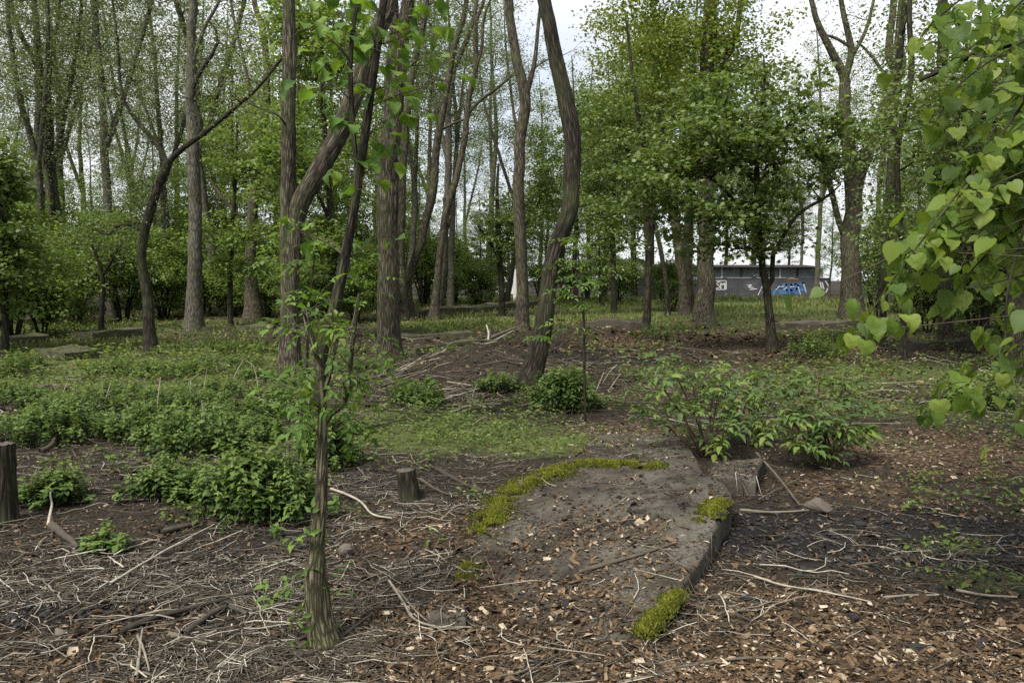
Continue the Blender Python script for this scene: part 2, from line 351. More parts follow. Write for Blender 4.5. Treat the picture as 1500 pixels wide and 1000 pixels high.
# ------------------------------------------------------------------ ground zones (blobs in metres round ground points)
ZONES = {
 'green': [(1160, 560, 2.6, 1.6, .55), (1000, 545, 1.6, 1.4, .5), (1330, 600, 1.6, 1.0, .5), (860, 585, 1.0, .9, .6), (650, 632, 1.1, 1.0, .9), (770, 650, .8, .6, .8), (560, 612, 1, 1, .7), (440, 640, 1.2, 1.3, .6), (845, 462, 6, 6, .9), (1060, 447, 12, 18, 1.0),
           (1300, 545, 2.4, 1.8, .7), (1450, 560, 2, 1.6, .7), (250, 530, 4, 3, .7), (120, 565, 3, 2, .8), (690, 473, 4, 4, .8), (1395, 800, .2, .12, .7),
           (1230, 640, .7, .5, .45), (930, 470, 4, 4, .5), (300, 470, 7, 9, .5), (60, 480, 8, 8, .6), (1400, 470, 8, 9, .7), (800, 442, 12, 14, 1.0), (1480, 850, .4, .15, .4)],
 'chip': [(1000, 975, 1.9, .5, 1.2), (1380, 950, 1.2, .4, 1.2), (1420, 660, 1.5, .9, 1.1), (900, 640, .7, .7, 1.0), (870, 850, .62, .75, 1.2), (620, 960, .8, .35, .9),
          (180, 985, .9, .25, .7), (1090, 500, 2.4, 3.5, .9), (700, 460, 4, 4, .6), (930, 495, 1.6, 1.6, .8), (1250, 720, .8, .6, .5), (640, 780, .6, .6, .7), (1180, 900, .8, .4, .9)],
 'dark': [(1250, 780, 1.1, .55, 1.1), (1440, 800, .8, .5, 1.0), (60, 885, .45, .25, 1.1), (690, 545, 1.3, 1.2, .6), (545, 705, .5, .4, .8), (430, 790, .3, .3, .6),
          (860, 525, 1.6, 2.0, .9), (1110, 770, .4, .4, .9), (330, 825, .4, .3, .5), (250, 690, .4, .4, .7)],
 'straw': [(300, 860, 1.2, .9, 1.2), (150, 930, 1, .5, 1.0), (560, 760, .9, .7, 1.0), (400, 950, .8, .3, .9), (640, 560, 1.2, 1.0, 1.3), (500, 690, 1.2, .9, 1.0), (300, 640, 2, 1.5, .6),
           (1090, 850, .35, .4, .45), (150, 700, 1, .7, .9), (870, 545, 1.6, 2, .8), (1250, 800, 1, .6, .1), (560, 560, 1.2, 1.2, .9), (120, 590, 1.5, 1, .7)],
}
ZC = {k: [(gp(px, py)[:2], rx, ry, a) for px, py, rx, ry, a in v] for k, v in ZONES.items()}
def zone(k, x, y):
    r = np.zeros(np.shape(x))
    for (c, rx, ry, a) in ZC[k]:
        r = np.maximum(r, a * np.exp(-(((x - c[0]) / rx) ** 2 + ((y - c[1]) / ry) ** 2) * .9))
    return np.clip(r + (r > .02) * .55 * fbm(x * 1.7, y * 1.7, 0, 3, 31 + len(k)), 0, 1)

# ------------------------------------------------------------------ ground: one sheet to the horizon
def axis(lo, hi, step, reach, g=1.09):
    a = list(np.arange(lo, hi, step)); s = step; x = a[-1]
    while x < reach[1]: s *= g; x += s; a.append(x)
    s = step; x = lo; pre = []
    while x > reach[0]: s *= g; x -= s; pre.append(x)
    return np.array(pre[::-1] + a)
gx = axis(-4.5, 4.5, .035, (-600, 600)); gy = axis(2.2, 12, .04, (-60, 900))
X, Y = np.meshgrid(gx, gy); Z = height(X, Y)
fine = np.exp(-np.maximum(0, np.hypot(X, Y - 6) - 6) / 4)
Z = Z + fine * (.03 * fbm(X * 6, Y * 6, 0, 3, 51))
Z = Z - .004 * np.clip(Y - 80, 0, None)
gm = MB(); nx, ny = len(gx), len(gy)
ii = (np.arange(ny - 1)[:, None] * nx + np.arange(nx - 1)[None]).ravel()
gm.add(np.stack((X, Y, Z), -1), np.stack((ii, ii + 1, ii + nx + 1, ii + nx), -1))
m, n, l, b = nodes('forest_floor')
g = n.new('ShaderNodeTexCoord'); pos = g.outputs['Object']
nA = noise(n, l, pos, 9, 7, .7); nB = noise(n, l, pos, 55, 5, .7); nC = noise(n, l, pos, 1.1, 4)
soil = ramp(n, [(.0075, .006, .004), (.019, .0152, .0102), (.04, .0325, .022), (.078, .063, .043)], [.28, .47, .6, .8]); l.new(nB.outputs[0], soil.inputs[0])
vo = n.new('ShaderNodeTexVoronoi'); vo.inputs['Scale'].default_value = 34; l.new(pos, vo.inputs['Vector'])
sx = n.new('ShaderNodeSeparateColor'); l.new(vo.outputs['Color'], sx.inputs[0])
chipc = ramp(n, [(.011, .0075, .0045), (.035, .0225, .0125), (.068, .045, .026), (.14, .1, .062)], [0, .4, .75, 1]); l.new(sx.outputs[0], chipc.inputs[0])
grn = ramp(n, [(.03, .04, .014), (.065, .085, .024), (.115, .135, .04)], [.3, .5, .72]); l.new(nB.outputs[0], grn.inputs[0])
def zmask(k):
    a = attr(n, 'z_' + k); s_ = n.new('ShaderNodeMath'); s_.operation = 'MULTIPLY_ADD'
    l.new(nA.outputs[0], s_.inputs[0]); s_.inputs[1].default_value = 1.2; s_.inputs[2].default_value = -.6
    t = n.new('ShaderNodeMath'); t.operation = 'ADD'; l.new(a.outputs['Fac'], t.inputs[0]); l.new(s_.outputs[0], t.inputs[1])
    r = ramp(n, [(0, 0, 0), (1, 1, 1)], [.25, .6]); l.new(t.outputs[0], r.inputs[0]); return r.outputs[0]
c = mixc(n, l, zmask('chip'), soil.outputs[0], chipc.outputs[0])
c = mixc(n, l, zmask('dark'), c, (.011, .0102, .0095))
c = mixc(n, l, zmask('green'), c, grn.outputs[0])
k = ramp(n, [(.75, .75, .75), (1.2, 1.2, 1.2)], [.3, .7]); l.new(nC.outputs[0], k.inputs[0])
c = mixc(n, l, 1.0, c, k.outputs[0], 'MULTIPLY')
l.new(c, b.inputs['Base Color']); b.inputs['Roughness'].default_value = .95; b.inputs['Specular IOR Level'].default_value = .15
bp = n.new('ShaderNodeBump'); bp.inputs['Strength'].default_value = .8; bp.inputs['Distance'].default_value = .02
l.new(nB.outputs[0], bp.inputs['Height']); l.new(bp.outputs[0], b.inputs['Normal'])
M['floor'] = m
gme = gm.mesh('ground', m)
for k_ in ZONES:
    a = gme.attributes.new('z_' + k_, 'FLOAT', 'POINT'); a.data.foreach_set('value', zone(k_, X.ravel(), Y.ravel()).astype(np.float32))
tag(obj('ground', gme), kind='structure')

# ------------------------------------------------------------------ concrete slab (sunken end buried in chips)
# outline as ground points with the height of the top surface above ground
SL = [(636, 908, .03), (664, 848, .045), (688, 796, .055), (715, 755, .07), (745, 715, .085), (795, 687, .11), (850, 674, .13), (915, 677, .15), (985, 683, .18), (1040, 694, .22), (1072, 712, .235),
      (1056, 745, .22), (1026, 800, .175), (992, 855, .12), (962, 905, .06), (940, 945, -.02), (860, 975, -.12), (760, 970, -.12), (690, 940, -.07)]
sl_pts = np.array([flat(px, py, z) for px, py, z in SL])
cen = sl_pts.mean(0)
A_ = np.c_[sl_pts[:, :2], np.ones(len(sl_pts))]; SLP, *_ = np.linalg.lstsq(A_, sl_pts[:, 2], rcond=None)
def inside(x, y, poly):
    x = np.asarray(x); y = np.asarray(y); r = np.zeros(x.shape, bool); k = len(poly)
    for i in range(k):
        a, b_ = poly[i], poly[(i + 1) % k]
        c_ = ((a[1] > y) != (b_[1] > y)) & (x < (b_[0] - a[0]) * (y - a[1]) / (b_[1] - a[1] + 1e-12) + a[0]); r ^= c_
    return r
def slab_top(x, y):
    x = np.asarray(x, float); y = np.asarray(y, float)
    return SLP[0] * x + SLP[1] * y + SLP[2] + .012 * fbm(x * 5, y * 5, 0, 3, 77)
BLOCKS = []
def surf(x, y):
    h = height(x, y) + .03 * np.exp(-np.maximum(0, np.hypot(x, np.asarray(y) - 6) - 6) / 4) * fbm(np.asarray(x) * 6, np.asarray(y) * 6, 0, 3, 51)
    h = np.where(inside(x, y, sl_pts), np.maximum(h, slab_top(x, y)), h)
    for po, tf in BLOCKS: h = np.where(inside(x, y, po), np.maximum(h, tf(x, y)), h)
    return h
def outline_block(mb, outline, topf, depth, rings=14, mat=0, seed=0):
    """slab with the traced outline: top made of rings towards the centre, worn edge, sides going into the ground"""
    o = spline(np.vstack((outline, outline[:1])), len(outline) * 6 + 1)[:-1]
    k = len(o); rg = np.random.default_rng(seed)
    wob = .007 * (vn(o[:, 0] * 8, o[:, 1] * 8, 0, seed + 3) - .5) * 2 + .008 * (vn(o[:, 0] * 22, o[:, 1] * 22, 0, seed) - .5) * 2
    c = o.mean(0); dirs = unit(o - c); o = o + dirs * wob[:, None]
    V = []
    for q in (depth, depth * .5, .05, .018):       # side rings from below
        p = o.copy(); p[:, 2] = topf(p[:, 0], p[:, 1]) - q
        p = p + dirs * (.014 * (vn(o[:, 0] * 9 + q * 40, o[:, 1] * 9, 0, seed + 1) - .5)[:, None]); V.append(p)
    for t in np.linspace(0, 1, rings):
        s_ = 1 - t * .985 if t else 1
        p = c + (o - c) * (s_ if t else .992); p[:, 2] = topf(p[:, 0], p[:, 1]) - (.004 if t == 0 else 0); V.append(p)
    V = np.array(V); n_ = len(V)
    i = np.arange(n_ - 1)[:, None] * k; j = np.arange(k)[None]; j2 = (j + 1) % k
    mb.add(V.reshape(-1, 3), np.stack((i + j, i + j2, i + k + j2, i + k + j), -1).reshape(-1, 4), .5, mat)
    mb.add(V[-1], [list(range(k))], .5, mat)
slab_root = thing('concrete_slab', 'tilted concrete slab with mossy rim half buried under brown wood chips', 'slab', (cen[0], cen[1], 0))
mb = MB(); outline_block(mb, sl_pts, slab_top, .42, seed=5)
obj('slab_body', mb.mesh('slab_body', M['concrete'], True, (cen[0], cen[1], 0)), slab_root)
# moss cushions: small blades standing densely on the rim
def moss_patch(path, width, topf, count, seed, lift=.0):
    rg = np.random.default_rng(seed); P = spline(np.asarray(path), 200)
    mb = MB(); i = rg.integers(0, 199, count); q = P[i][:, :2] + rg.normal(0, 1, (count, 2)) * np.asarray(width)[None, None] * .5
    keep = vn(q[:, 0] * 16, q[:, 1] * 16, 0, seed) * .6 + vn(q[:, 0] * 5, q[:, 1] * 5, 0, seed + 4) * .4 > .4
    q = q[keep]; d = np.min(np.linalg.norm(q[:, None] - P[None, ::8, :2], axis=2), 1)
    pad = .024 * np.clip(1 - d / width, 0, 1) + .012 * vn(q[:, 0] * 40, q[:, 1] * 40, 0, seed)
    z = topf(q[:, 0], q[:, 1]) + pad * rg.random(len(q)) ** .4 - .006 + lift
    p = np.c_[q, z]
    D = np.c_[rg.normal(0, .55, (len(q), 2)), np.ones(len(q))]; N = rg.normal(0, 1, (len(q), 3))
    L = rg.uniform(.010, .022, len(q))
    rn = np.clip(.25 + .5 * pad / .036 + rg.normal(0, .15, len(q)), 0, 1)
    leaves(mb, p, D, N, L, L * .55, T_RH, rn)
    return mb.mesh('moss', M['moss'], False, (cen[0], cen[1], 0))
def onslab(lst): return [flat(px, py, z) for px, py, z in lst]
for pth, wd, ct, sd in (
    ([(712, 770, .07), (728, 735, .09), (755, 710, .11), (790, 697, .13), (828, 690, .14)], .12, 17000, 1),
    ([(790, 692, .13), (850, 681, .15), (900, 683, .16), (965, 687, .18)], .085, 12000, 2),
    ([(1035, 742, .23), (1045, 730, .23), (1052, 722, .24)], .07, 5500, 3),
    ([(634, 902, .04), (648, 875, .045), (664, 848, .05), (682, 815, .055)], .085, 12000, 4),
    ([(942, 922, .05), (965, 888, .09), (990, 855, .12)], .05, 6500, 5)):
    tag(obj('moss', moss_patch(onslab(pth), wd, slab_top, ct, sd), slab_root), kind='stuff')

# slabs and blocks behind it
def block_from_px(name, label, pts, depth, seed, cat='slab', lumps=.05):
    P = np.array([flat(px, py, z) for px, py, z in pts]); c_ = P.mean(0)
    A = np.c_[P[:, :2], np.ones(len(P))]; pl, *_ = np.linalg.lstsq(A, P[:, 2], rcond=None)
    tf = lambda x, y: pl[0] * x + pl[1] * y + pl[2] + lumps * fbm(np.asarray(x) * 7, np.asarray(y) * 7, 0, 2, seed)
    BLOCKS.append((P, tf)); mb = MB()
    Q = []
    for i in range(len(P)):                      # keep corners crisp: extra points along each side
        a_, b_ = P[i], P[(i + 1) % len(P)]
        Q += [a_ + (b_ - a_) * t for t in (.02, .35, .65, .98)]
    outline_block(mb, np.array(Q), tf, depth, 8, seed=seed)
    o = obj(name, mb.mesh(name, M['concrete'], True, (c_[0], c_[1], 0)), None, (c_[0], c_[1], 0))
    return tag(o, label, cat)
block_from_px('concrete_slab', 'flat dark concrete slab end strewn with chips just behind the mossy slab',
              [(852, 668, .05), (872, 628, .03), (1000, 638, .06), (1030, 690, .12)], .3, 61)
block_from_px('concrete_block', 'dark broken concrete block jutting out under the elder shrub', [(1040, 702, .12), (1044, 676, .15), (1120, 668, .13), (1106, 702, .12)], .34, 62, 'block')
block_from_px('concrete_block', 'mossy square concrete chunk sunk beside the buried slab end', [(626, 900, .06), (640, 872, .07), (684, 876, .06), (682, 905, .05)], .2, 63, 'block')

# ------------------------------------------------------------------ ruined kerbs and low walls among the trees
def kerb(p0, p1, hgt, wid, label, name='concrete_kerb', cat='kerb', seed=0, mat='concrete_moss'):
    a_, b_ = gp(*p0), gp(*p1); d = b_ - a_; L = np.linalg.norm(d[:2]); ang = math.atan2(d[1], d[0])
    k = max(8, int(L / .12)); mb = MB(); xs = np.linspace(0, L, k)
    prof = np.array([(-.5, -.35), (-.5, .9), (-.42, 1.0), (.42, 1.0), (.5, .9), (.5, -.35)]); V = []
    for x_ in xs:
        w = prof * (wid, hgt); w = w + np.c_[.1 * wid * (vn(x_ * 2, np.arange(6) * 3.1, 0, seed) - .5), (.5 * hgt + .06) * (vn(x_ * 1.3, np.arange(6) * 1.3, 5, seed) - .5)]
        px_, py_ = a_[0] + math.cos(ang) * x_, a_[1] + math.sin(ang) * x_
        z0 = float(height(px_, py_))
        V.append(np.c_[px_ - math.sin(ang) * w[:, 0], py_ + math.cos(ang) * w[:, 0], z0 + w[:, 1]])
    V = np.array(V); i = np.arange(k - 1)[:, None] * 6; j = np.arange(6)[None]; j2 = (j + 1) % 6
    mb.add(V.reshape(-1, 3), np.stack((i + j, i + 6 + j, i + 6 + j2, i + j2), -1).reshape(-1, 4))
    mb.add(V[0], [list(range(6))]); mb.add(V[-1], [list(range(6))[::-1]])
    c_ = (a_ + b_) / 2; c_[2] = 0
    return tag(obj(name, mb.mesh(name, M[mat], False, c_), None, c_), label, cat)
kerb((70, 527), (128, 522), .16, 1.0, 'broken grey concrete slab edge in the undergrowth near the dark forked tree', 'concrete_slab', 'slab', 1)
kerb((120, 500), (212, 490), .2, .6, 'mossy low concrete wall ending at the dark forked tree trunk', 'low_wall', 'wall', 2)
kerb((0, 506), (60, 500), .18, .5, 'mossy low concrete wall remnant by the small bush on roots', 'low_wall', 'wall', 3)
kerb((300, 486), (402, 484), .14, .6, 'low grey concrete footing between the pale trunk and the forked robinia', 'low_wall', 'wall', 4)
kerb((600, 466), (795, 449), .3, .8, 'long dark low wall crossing behind the twin slim trunks', 'low_wall', 'wall', 5)
kerb((590, 497), (690, 492), .1, .3, 'fallen concrete post lying in the grass behind the brush mound', 'concrete_post', 'post', 6)
kerb((600, 520), (720, 508), .14, .4, 'buried dark kerb sticking out of the back of the brush mound', 'concrete_kerb', 'kerb', 7)
kerb((1125, 484), (1260, 480), .2, .35, 'dark fallen log lying before the big forked trunk', 'fallen_log', 'log', 8, 'wood')
kerb((860, 480), (935, 484), .22, .5, 'dark weathered beam lying on the red brown litter heap', 'wooden_beam', 'beam', 9, 'wood')
kerb((1330, 512), (1420, 510), .2, .3, 'dark thin log lying behind the hanging linden leaves', 'fallen_log', 'log', 10, 'wood')

# ------------------------------------------------------------------ trees
def curve_to(p0, p1, rg, sag=.15, k=6):
    d = p1 - p0; L = np.linalg.norm(d) + 1e-6
    mid = (p0 + p1) / 2 + np.array((0, 0, 1)) * L * sag * rg.uniform(-.6, 1) + rg.normal(0, .07 * L, 3)
    q = (p0 * .3 + mid * .7) + rg.normal(0, .05 * L, 3); q2 = (mid * .65 + p1 * .35) + rg.normal(0, .05 * L, 3)
    return spline(np.array([p0, q, q2, p1]), k)
def px_stem(pts, Y, wscale=1.0, dy=None):
    """traced stem: (px,py,width_px) at distance Y -> world points and radii"""
    P = [at(p[0], p[1], Y + (dy[i] if dy else 0)) for i, p in enumerate(pts)]
    rad = [p[2] / FPX * (Y + (dy[i] if dy else 0)) / 2 * wscale for i, p in enumerate(pts)]
    return np.array(P), np.array(rad)
def grow(stems, crowns, seed, leaf, hi=0.0, bark='bark', sides=12, off=(0, 0, 0), up=.8):
    """stems: [(points, radii, flare)], crowns: dicts c, r, limbs, twigs, n (leaves per twig), L, W, T, spray, droop"""
    rg = np.random.default_rng(seed); tm, lm = MB(), MB(); NP, NR = [], []
    for si, (P, rad, flare) in enumerate(stems):
        L = np.linalg.norm(np.diff(P, axis=0), axis=1).sum()
        k = max(8, int(L / (.035 if hi else .22)))
        Q = spline(np.c_[P, np.asarray(rad)[:, None]], k); sa_ = np.r_[0, np.cumsum(np.linalg.norm(np.diff(Q[:, :3], axis=0), axis=1))]; s = np.linspace(0, sa_[-1], k)
        Q = np.stack([np.interp(s, sa_, Q[:, c_]) for c_ in range(4)], -1); rr = np.maximum(Q[:, 3], .004); Q = Q[:, :3]
        if flare: rr = rr * (1 + flare * np.exp(-s / (.22 + rr[0])))
        Q = Q + np.minimum(1, s / 1.5)[:, None] * (np.c_[fbm(s * 1.3, si + .5, seed, 2, 3), fbm(s * 1.3, si + 7.5, seed, 2, 4), 0 * s] * (rr[:, None] * 1.0) if not flare or L > 1 else 0)
        tube(tm, Q, rr, 44 if hi else sides, 0, .5, True, hi, seed + si)
        st = max(1, k // 40); NP.append(Q[k // 6::st]); NR.append(rr[k // 6::st])
    for cr in crowns:
        c, r = np.asarray(cr['c'], float), np.asarray(cr['r'], float)
        def pick(nn, lo, hi_):
            v = unit(rg.normal(0, 1, (nn, 3))); q = rg.uniform(lo, hi_, (nn, 1)); return c + v * q * r
        T1 = pick(cr.get('limbs', 6), .25, .75)
        base = np.concatenate(NP)
        T1 = T1[np.argsort(np.min(np.linalg.norm(T1[:, None] - base[None], axis=2), 1))]
        def connect(t, thick, k, sides_, mat, sag):
            bp_, br_ = np.concatenate(NP), np.concatenate(NR)
            d = t - bp_; hd = np.hypot(d[:, 0], d[:, 1]); dist = np.linalg.norm(d, axis=1)
            cost = dist + 1.3 * np.maximum(0, -d[:, 2] + .35 * hd) + .3 * dist * (br_ < .006)
            i = int(np.argmin(cost)); p0 = bp_[i]; L = dist[i]
            r0 = min(br_[i] * .75, thick * (.3 + .25 * L)); Q = curve_to(p0, t, rg, sag, k)
            rr = np.linspace(r0, max(r0 * .25, .0025), k)
            tube(tm, Q, rr, sides_, mat, .5, False, 0, seed); NP.append(Q[1:]); NR.append(rr[1:])
            return Q
        for t in T1: connect(t, cr.get('thick', .045), 7, 6, 0, .12)
        ntw = cr.get('twigs', 60); cl = np.vstack((T1, pick(max(4, len(T1) // 2), .5, .95))); tw = cl[rg.integers(0, len(cl), ntw)] + rg.normal(0, 1, (ntw, 3)) * r * cr.get('clump', .17) * (1, 1, .75)
        tw = np.where(rg.random((ntw, 1)) < .25, pick(ntw, .35, 1.0), tw)
        base = np.concatenate(NP); tw = tw[np.argsort(np.min(np.linalg.norm(tw[:, None] - base[None], axis=2), 1))]
        ends, dirs = [], []
        for t in tw:
            Q = connect(t, .012, 4, 3, 1, .05)
            nn = cr.get('n', 20); u = rg.uniform(.25, 1.05, nn)
            idx = np.clip(u * 3, 0, 2.999).astype(int); f = (u * 3 - idx)[:, None]
            ends.append(Q[idx] * (1 - f) + Q[np.clip(idx + 1, 0, 3)] * f); dirs.append(np.repeat(unit(Q[-1:] - Q[0:1]), nn, 0))
        if not ends: continue
        P = np.concatenate(ends); D = np.concatenate(dirs); k = len(P); sp = cr.get('spray', .22)
        P = P + rg.normal(0, 1, (k, 3)) * np.array((sp, sp, sp * cr.get('flatness', .45)))
        D = unit(D * .5 + unit(rg.normal(0, 1, (k, 3))) * (.9, .9, .35) + (0, 0, -cr.get('droop', .25)))
        N = np.array((0, 0, up)) + rg.normal(0, .42, (k, 3))
        L = cr.get('L', .1) * rg.uniform(.65, 1.2, k)
        leaves(lm, P, D, N, L, L * cr.get('W', .7), cr.get('T', T_RH), np.clip(rg.normal(.5, .22, k) + .25 * fbm(P[:, 0], P[:, 1], P[:, 2], 2, seed) * 2, 0, 1))
    return tm.mesh('trunk', [M[bark], M['twig']], True, off), (lm.mesh('crown', M[leaf], False, off) if lm.n else None)
def tree(name, label, base, stems, crowns, seed, leaf, group=None, cat='tree', trunk_name='trunk', **kw):
    base = np.asarray(base, float)
    rt = thing(name, label, cat, base, 0, group)
    tme, lme = grow(stems, crowns, seed, leaf, off=base, **kw)
    obj(trunk_name, tme, rt)
    if lme: obj('crown', lme, rt)
    return rt
def traced(name, label, stems_px, crowns, seed, leaf, base=None, top=None, flare=.6, group=None, rs=1.0, **kw):
    """first stem starts at its foot on the ground; distance follows from that ground point"""
    f0 = stems_px[0][0]; b_ = gp(f0[0], f0[1]); Y_ = b_[1]
    st = []
    for i, s in enumerate(stems_px):
        P, rad = px_stem(s, Y_, rs)
        if i == 0:
            P = np.vstack((P[0] - (0, 0, .25), P)); rad = np.r_[rad[0], rad]
        st.append((P, rad, flare if i == 0 else 0))
    cl = []
    for c in crowns:
        c = dict(c)
        if 'px' in c:
            px, py, rx, ry = c['px']; s_ = Y_ / FPX
            c['c'] = at(px, py, Y_ + c.get('dy', 0)); c['r'] = (rx * s_, c.get('rd', rx * s_), ry * s_)
        cl.append(c)
    return tree(name, label, b_, st, cl, seed, leaf, group, **kw)
ROB = dict(T=T_RH, L=.075, W=.55, spray=.28, flatness=.7, droop=.3)

# forked robinia with a leaning second stem
traced('forked_robinia_tree', 'tall furrowed robinia with a second stem leaning right from its foot',
   [[(425, 552, 34), (424, 520, 33), (424, 450, 27), (421, 368, 24), (421, 330, 23), (423, 230, 22), (423, 100, 21), (421, 0, 20), (415, -150, 18), (420, -330, 13), (430, -520, 7)],
    [(425, 440, 22), (431, 350, 27), (441, 299, 29), (475, 238, 30), (499, 190, 29), (529, 112, 27), (560, 34, 25), (573, 0, 24), (610, -120, 18), (650, -300, 10)]],
   [dict(px=(440, -480, 330, 230), limbs=10, twigs=70, n=12, **ROB), dict(px=(640, -330, 220, 160), limbs=6, twigs=40, n=12, **ROB),
    dict(px=(360, 100, 60, 110), rd=.9, limbs=3, twigs=14, n=10, **ROB)],
   21, 'l_bright', hi=.018, bark='bark', rs=.9)
traced('robinia_tree', 'thick grey brown robinia trunk standing beside the foreground sapling stem',
   [[(573, 533, 38), (571, 500, 36), (570, 420, 33), (569, 330, 32), (570, 238, 32), (576, 160, 29), (583, 102, 26), (592, 40, 21), (600, 0, 18), (620, -120, 14), (640, -330, 8)],
    [(572, 260, 20), (571, 170, 19), (572, 110, 17), (577, 34, 14), (575, -60, 12), (560, -220, 8)]],
   [dict(px=(600, -330, 260, 200), limbs=9, twigs=70, n=12, **ROB), dict(px=(650, 70, 60, 70), rd=.8, limbs=4, twigs=34, n=14, **dict(ROB, L=.09))],
   22, 'l_maple', hi=.02, bark='bark', rs=.92)
traced('curved_tree', 'dark crooked trunk leaning right then bending back above the round nettle clump',
   [[(776, 563, 33), (787, 521, 30), (798, 470, 29), (804, 429, 28), (810, 385, 28), (821, 341, 28), (832, 306, 28), (837, 238, 27), (836, 187, 27), (827, 143, 26), (814, 85, 25), (804, 34, 23), (796, 0, 22), (770, -140, 18), (780, -350, 10)]],
   [dict(px=(780, -380, 280, 180), limbs=9, twigs=70, n=12, **ROB)], 23, 'l_robinia', hi=.012, bark='bark_dark', rs=.88)
traced('slim_tree', 'slim straight grey trunk with a thin side stem behind the crooked dark trunk',
   [[(765, 485, 20), (765, 450, 18), (764, 402, 17), (760, 300, 17), (760, 238, 16), (769, 170, 16), (769, 136, 16), (757, 85, 14), (749, 34, 13), (745, 0, 12), (735, -150, 9), (730, -300, 5)],
    [(770, 140, 9), (775, 126, 8), (784, 85, 6), (789, 27, 5), (800, -60, 4)]],
   [dict(px=(740, -160, 140, 130), limbs=6, twigs=80, n=14, **ROB), dict(px=(860, 110, 70, 90), rd=1.5, limbs=3, twigs=26, n=12, **ROB)], 24, 'l_robinia', bark='bark', sides=20)
traced('dark_forked_tree', 'dark twisted tree forking low into spreading crooked limbs over the mossy wall',
   [[(222, 518, 24), (219, 480, 20), (216, 440, 19), (207, 385, 17), (211, 341, 17), (222, 300, 16), (234, 265, 16), (246, 233, 15)],
    [(244, 238, 11), (232, 214, 9), (217, 197, 8), (190, 163, 7), (177, 136, 6), (173, 78, 5), (170, 40, 4), (160, -30, 3)],
    [(244, 240, 11), (268, 217, 10), (296, 197, 10), (326, 173, 8), (353, 150, 7), (377, 129, 6), (411, 88, 5), (440, 60, 3)],
    [(290, 200, 9), (296, 180, 9), (283, 150, 9), (282, 126, 8), (299, 98, 7), (316, 71, 6), (319, 51, 5), (305, 30, 3)],
    [(212, 341, 8), (195, 330, 6), (172, 330, 5), (158, 345, 4), (140, 335, 3)]],
   [dict(px=(180, 130, 110, 120), rd=1.6, limbs=20, twigs=170, n=16, thick=.03, **dict(ROB, L=.055)), dict(px=(330, 130, 90, 100), rd=1.5, limbs=16, twigs=110, n=12, thick=.03, **dict(ROB, L=.055)),
    dict(px=(190, 270, 80, 70), rd=1.3, limbs=14, twigs=100, n=14, thick=.03, **dict(ROB, L=.055))], 25, 'l_robinia', bark='bark_dark', sides=16, rs=.78)
traced('pale_trunk_tree', 'tall straight pale grey trunk standing just behind the dark forked tree',
   [[(284, 484, 25), (284, 440, 22), (284, 380, 20), (285, 300, 18), (284, 220, 17), (281, 140, 15), (280, 70, 13), (283, 0, 12), (290, -160, 8), (280, -330, 4)],
    [(282, 90, 6), (300, 40, 5), (322, 0, 4), (345, -60, 3)]],
   [dict(px=(285, -60, 150, 200), limbs=9, twigs=110, n=13, **ROB)], 26, 'l_robinia', bark='bark_pale', sides=20)
traced('leaning_back_tree', 'grey brown trunk with dark side limb behind the low concrete footing',
   [[(372, 471, 26), (371, 440, 22), (367, 400, 17), (368, 340, 15), (371, 306, 14), (377, 221, 13), (387, 170, 12), (392, 110, 10), (385, 40, 9), (372, 0, 7), (360, -140, 5)],
    [(372, 300, 8), (355, 318, 7), (330, 295, 5), (308, 265, 4)], [(378, 215, 6), (366, 130, 5), (345, 40, 4), (338, 0, 3)]],
   [dict(px=(340, 60, 110, 130), rd=2.2, limbs=8, twigs=110, n=13, **ROB)], 27, 'l_maple', bark='bark', sides=16)
traced('twin_slim_tree', 'slim brown trunk curving right at its foot, left one of a slender pair',
   [[(598, 468, 20), (597, 440, 15), (597, 419, 13), (604, 388, 12), (617, 351, 12), (628, 307, 12), (635, 272, 12), (641, 204, 11), (653, 143, 10), (663, 78, 9), (679, 27, 8), (683, 0, 7), (700, -130, 5)],
    [(645, 190, 5), (662, 182, 4), (680, 175, 3)]],
   [dict(px=(690, -80, 100, 120), limbs=6, twigs=60, n=10, **ROB), dict(px=(620, 160, 50, 100), rd=1.6, limbs=4, twigs=30, n=9, **ROB)], 28, 'l_robinia', bark='bark', sides=14)
traced('twin_slim_tree', 'slender forking trunk, right one of a slim pair beside the long low wall',
   [[(636, 468, 16), (638, 440, 12), (641, 412, 11), (645, 368, 10), (652, 317, 10), (658, 299, 10), (672, 248, 9), (680, 204, 9), (685, 153, 8), (696, 102, 8), (697, 34, 6), (709, 0, 5), (720, -90, 4)],
    [(695, 104, 6), (706, 70, 5), (708, 30, 4), (722, -10, 3)], [(650, 330, 6), (657, 330, 6), (650, 290, 5)], [(683, 170, 6), (700, 150, 5), (730, 128, 4), (750, 110, 3)]],
   [dict(px=(715, 60, 70, 110), rd=2.0, limbs=7, twigs=56, n=8, **ROB)], 29, 'l_robinia', bark='bark', sides=14)
traced('robinia_tree', 'thin bare leaning trunk rising behind the thick grey brown robinia',
   [[(592, 470, 15), (588, 400, 13), (588, 300, 12), (592, 230, 12), (595, 170, 12), (604, 112, 11), (617, 44, 10), (625, 0, 9), (640, -120, 6)]],
   [dict(px=(640, -60, 80, 120), limbs=4, twigs=40, n=10, **ROB)], 30, 'l_robinia', bark='bark', sides=14)
MAP = dict(T=T_PA, L=.1, W=1.0, spray=.17, flatness=.25, droop=.3)
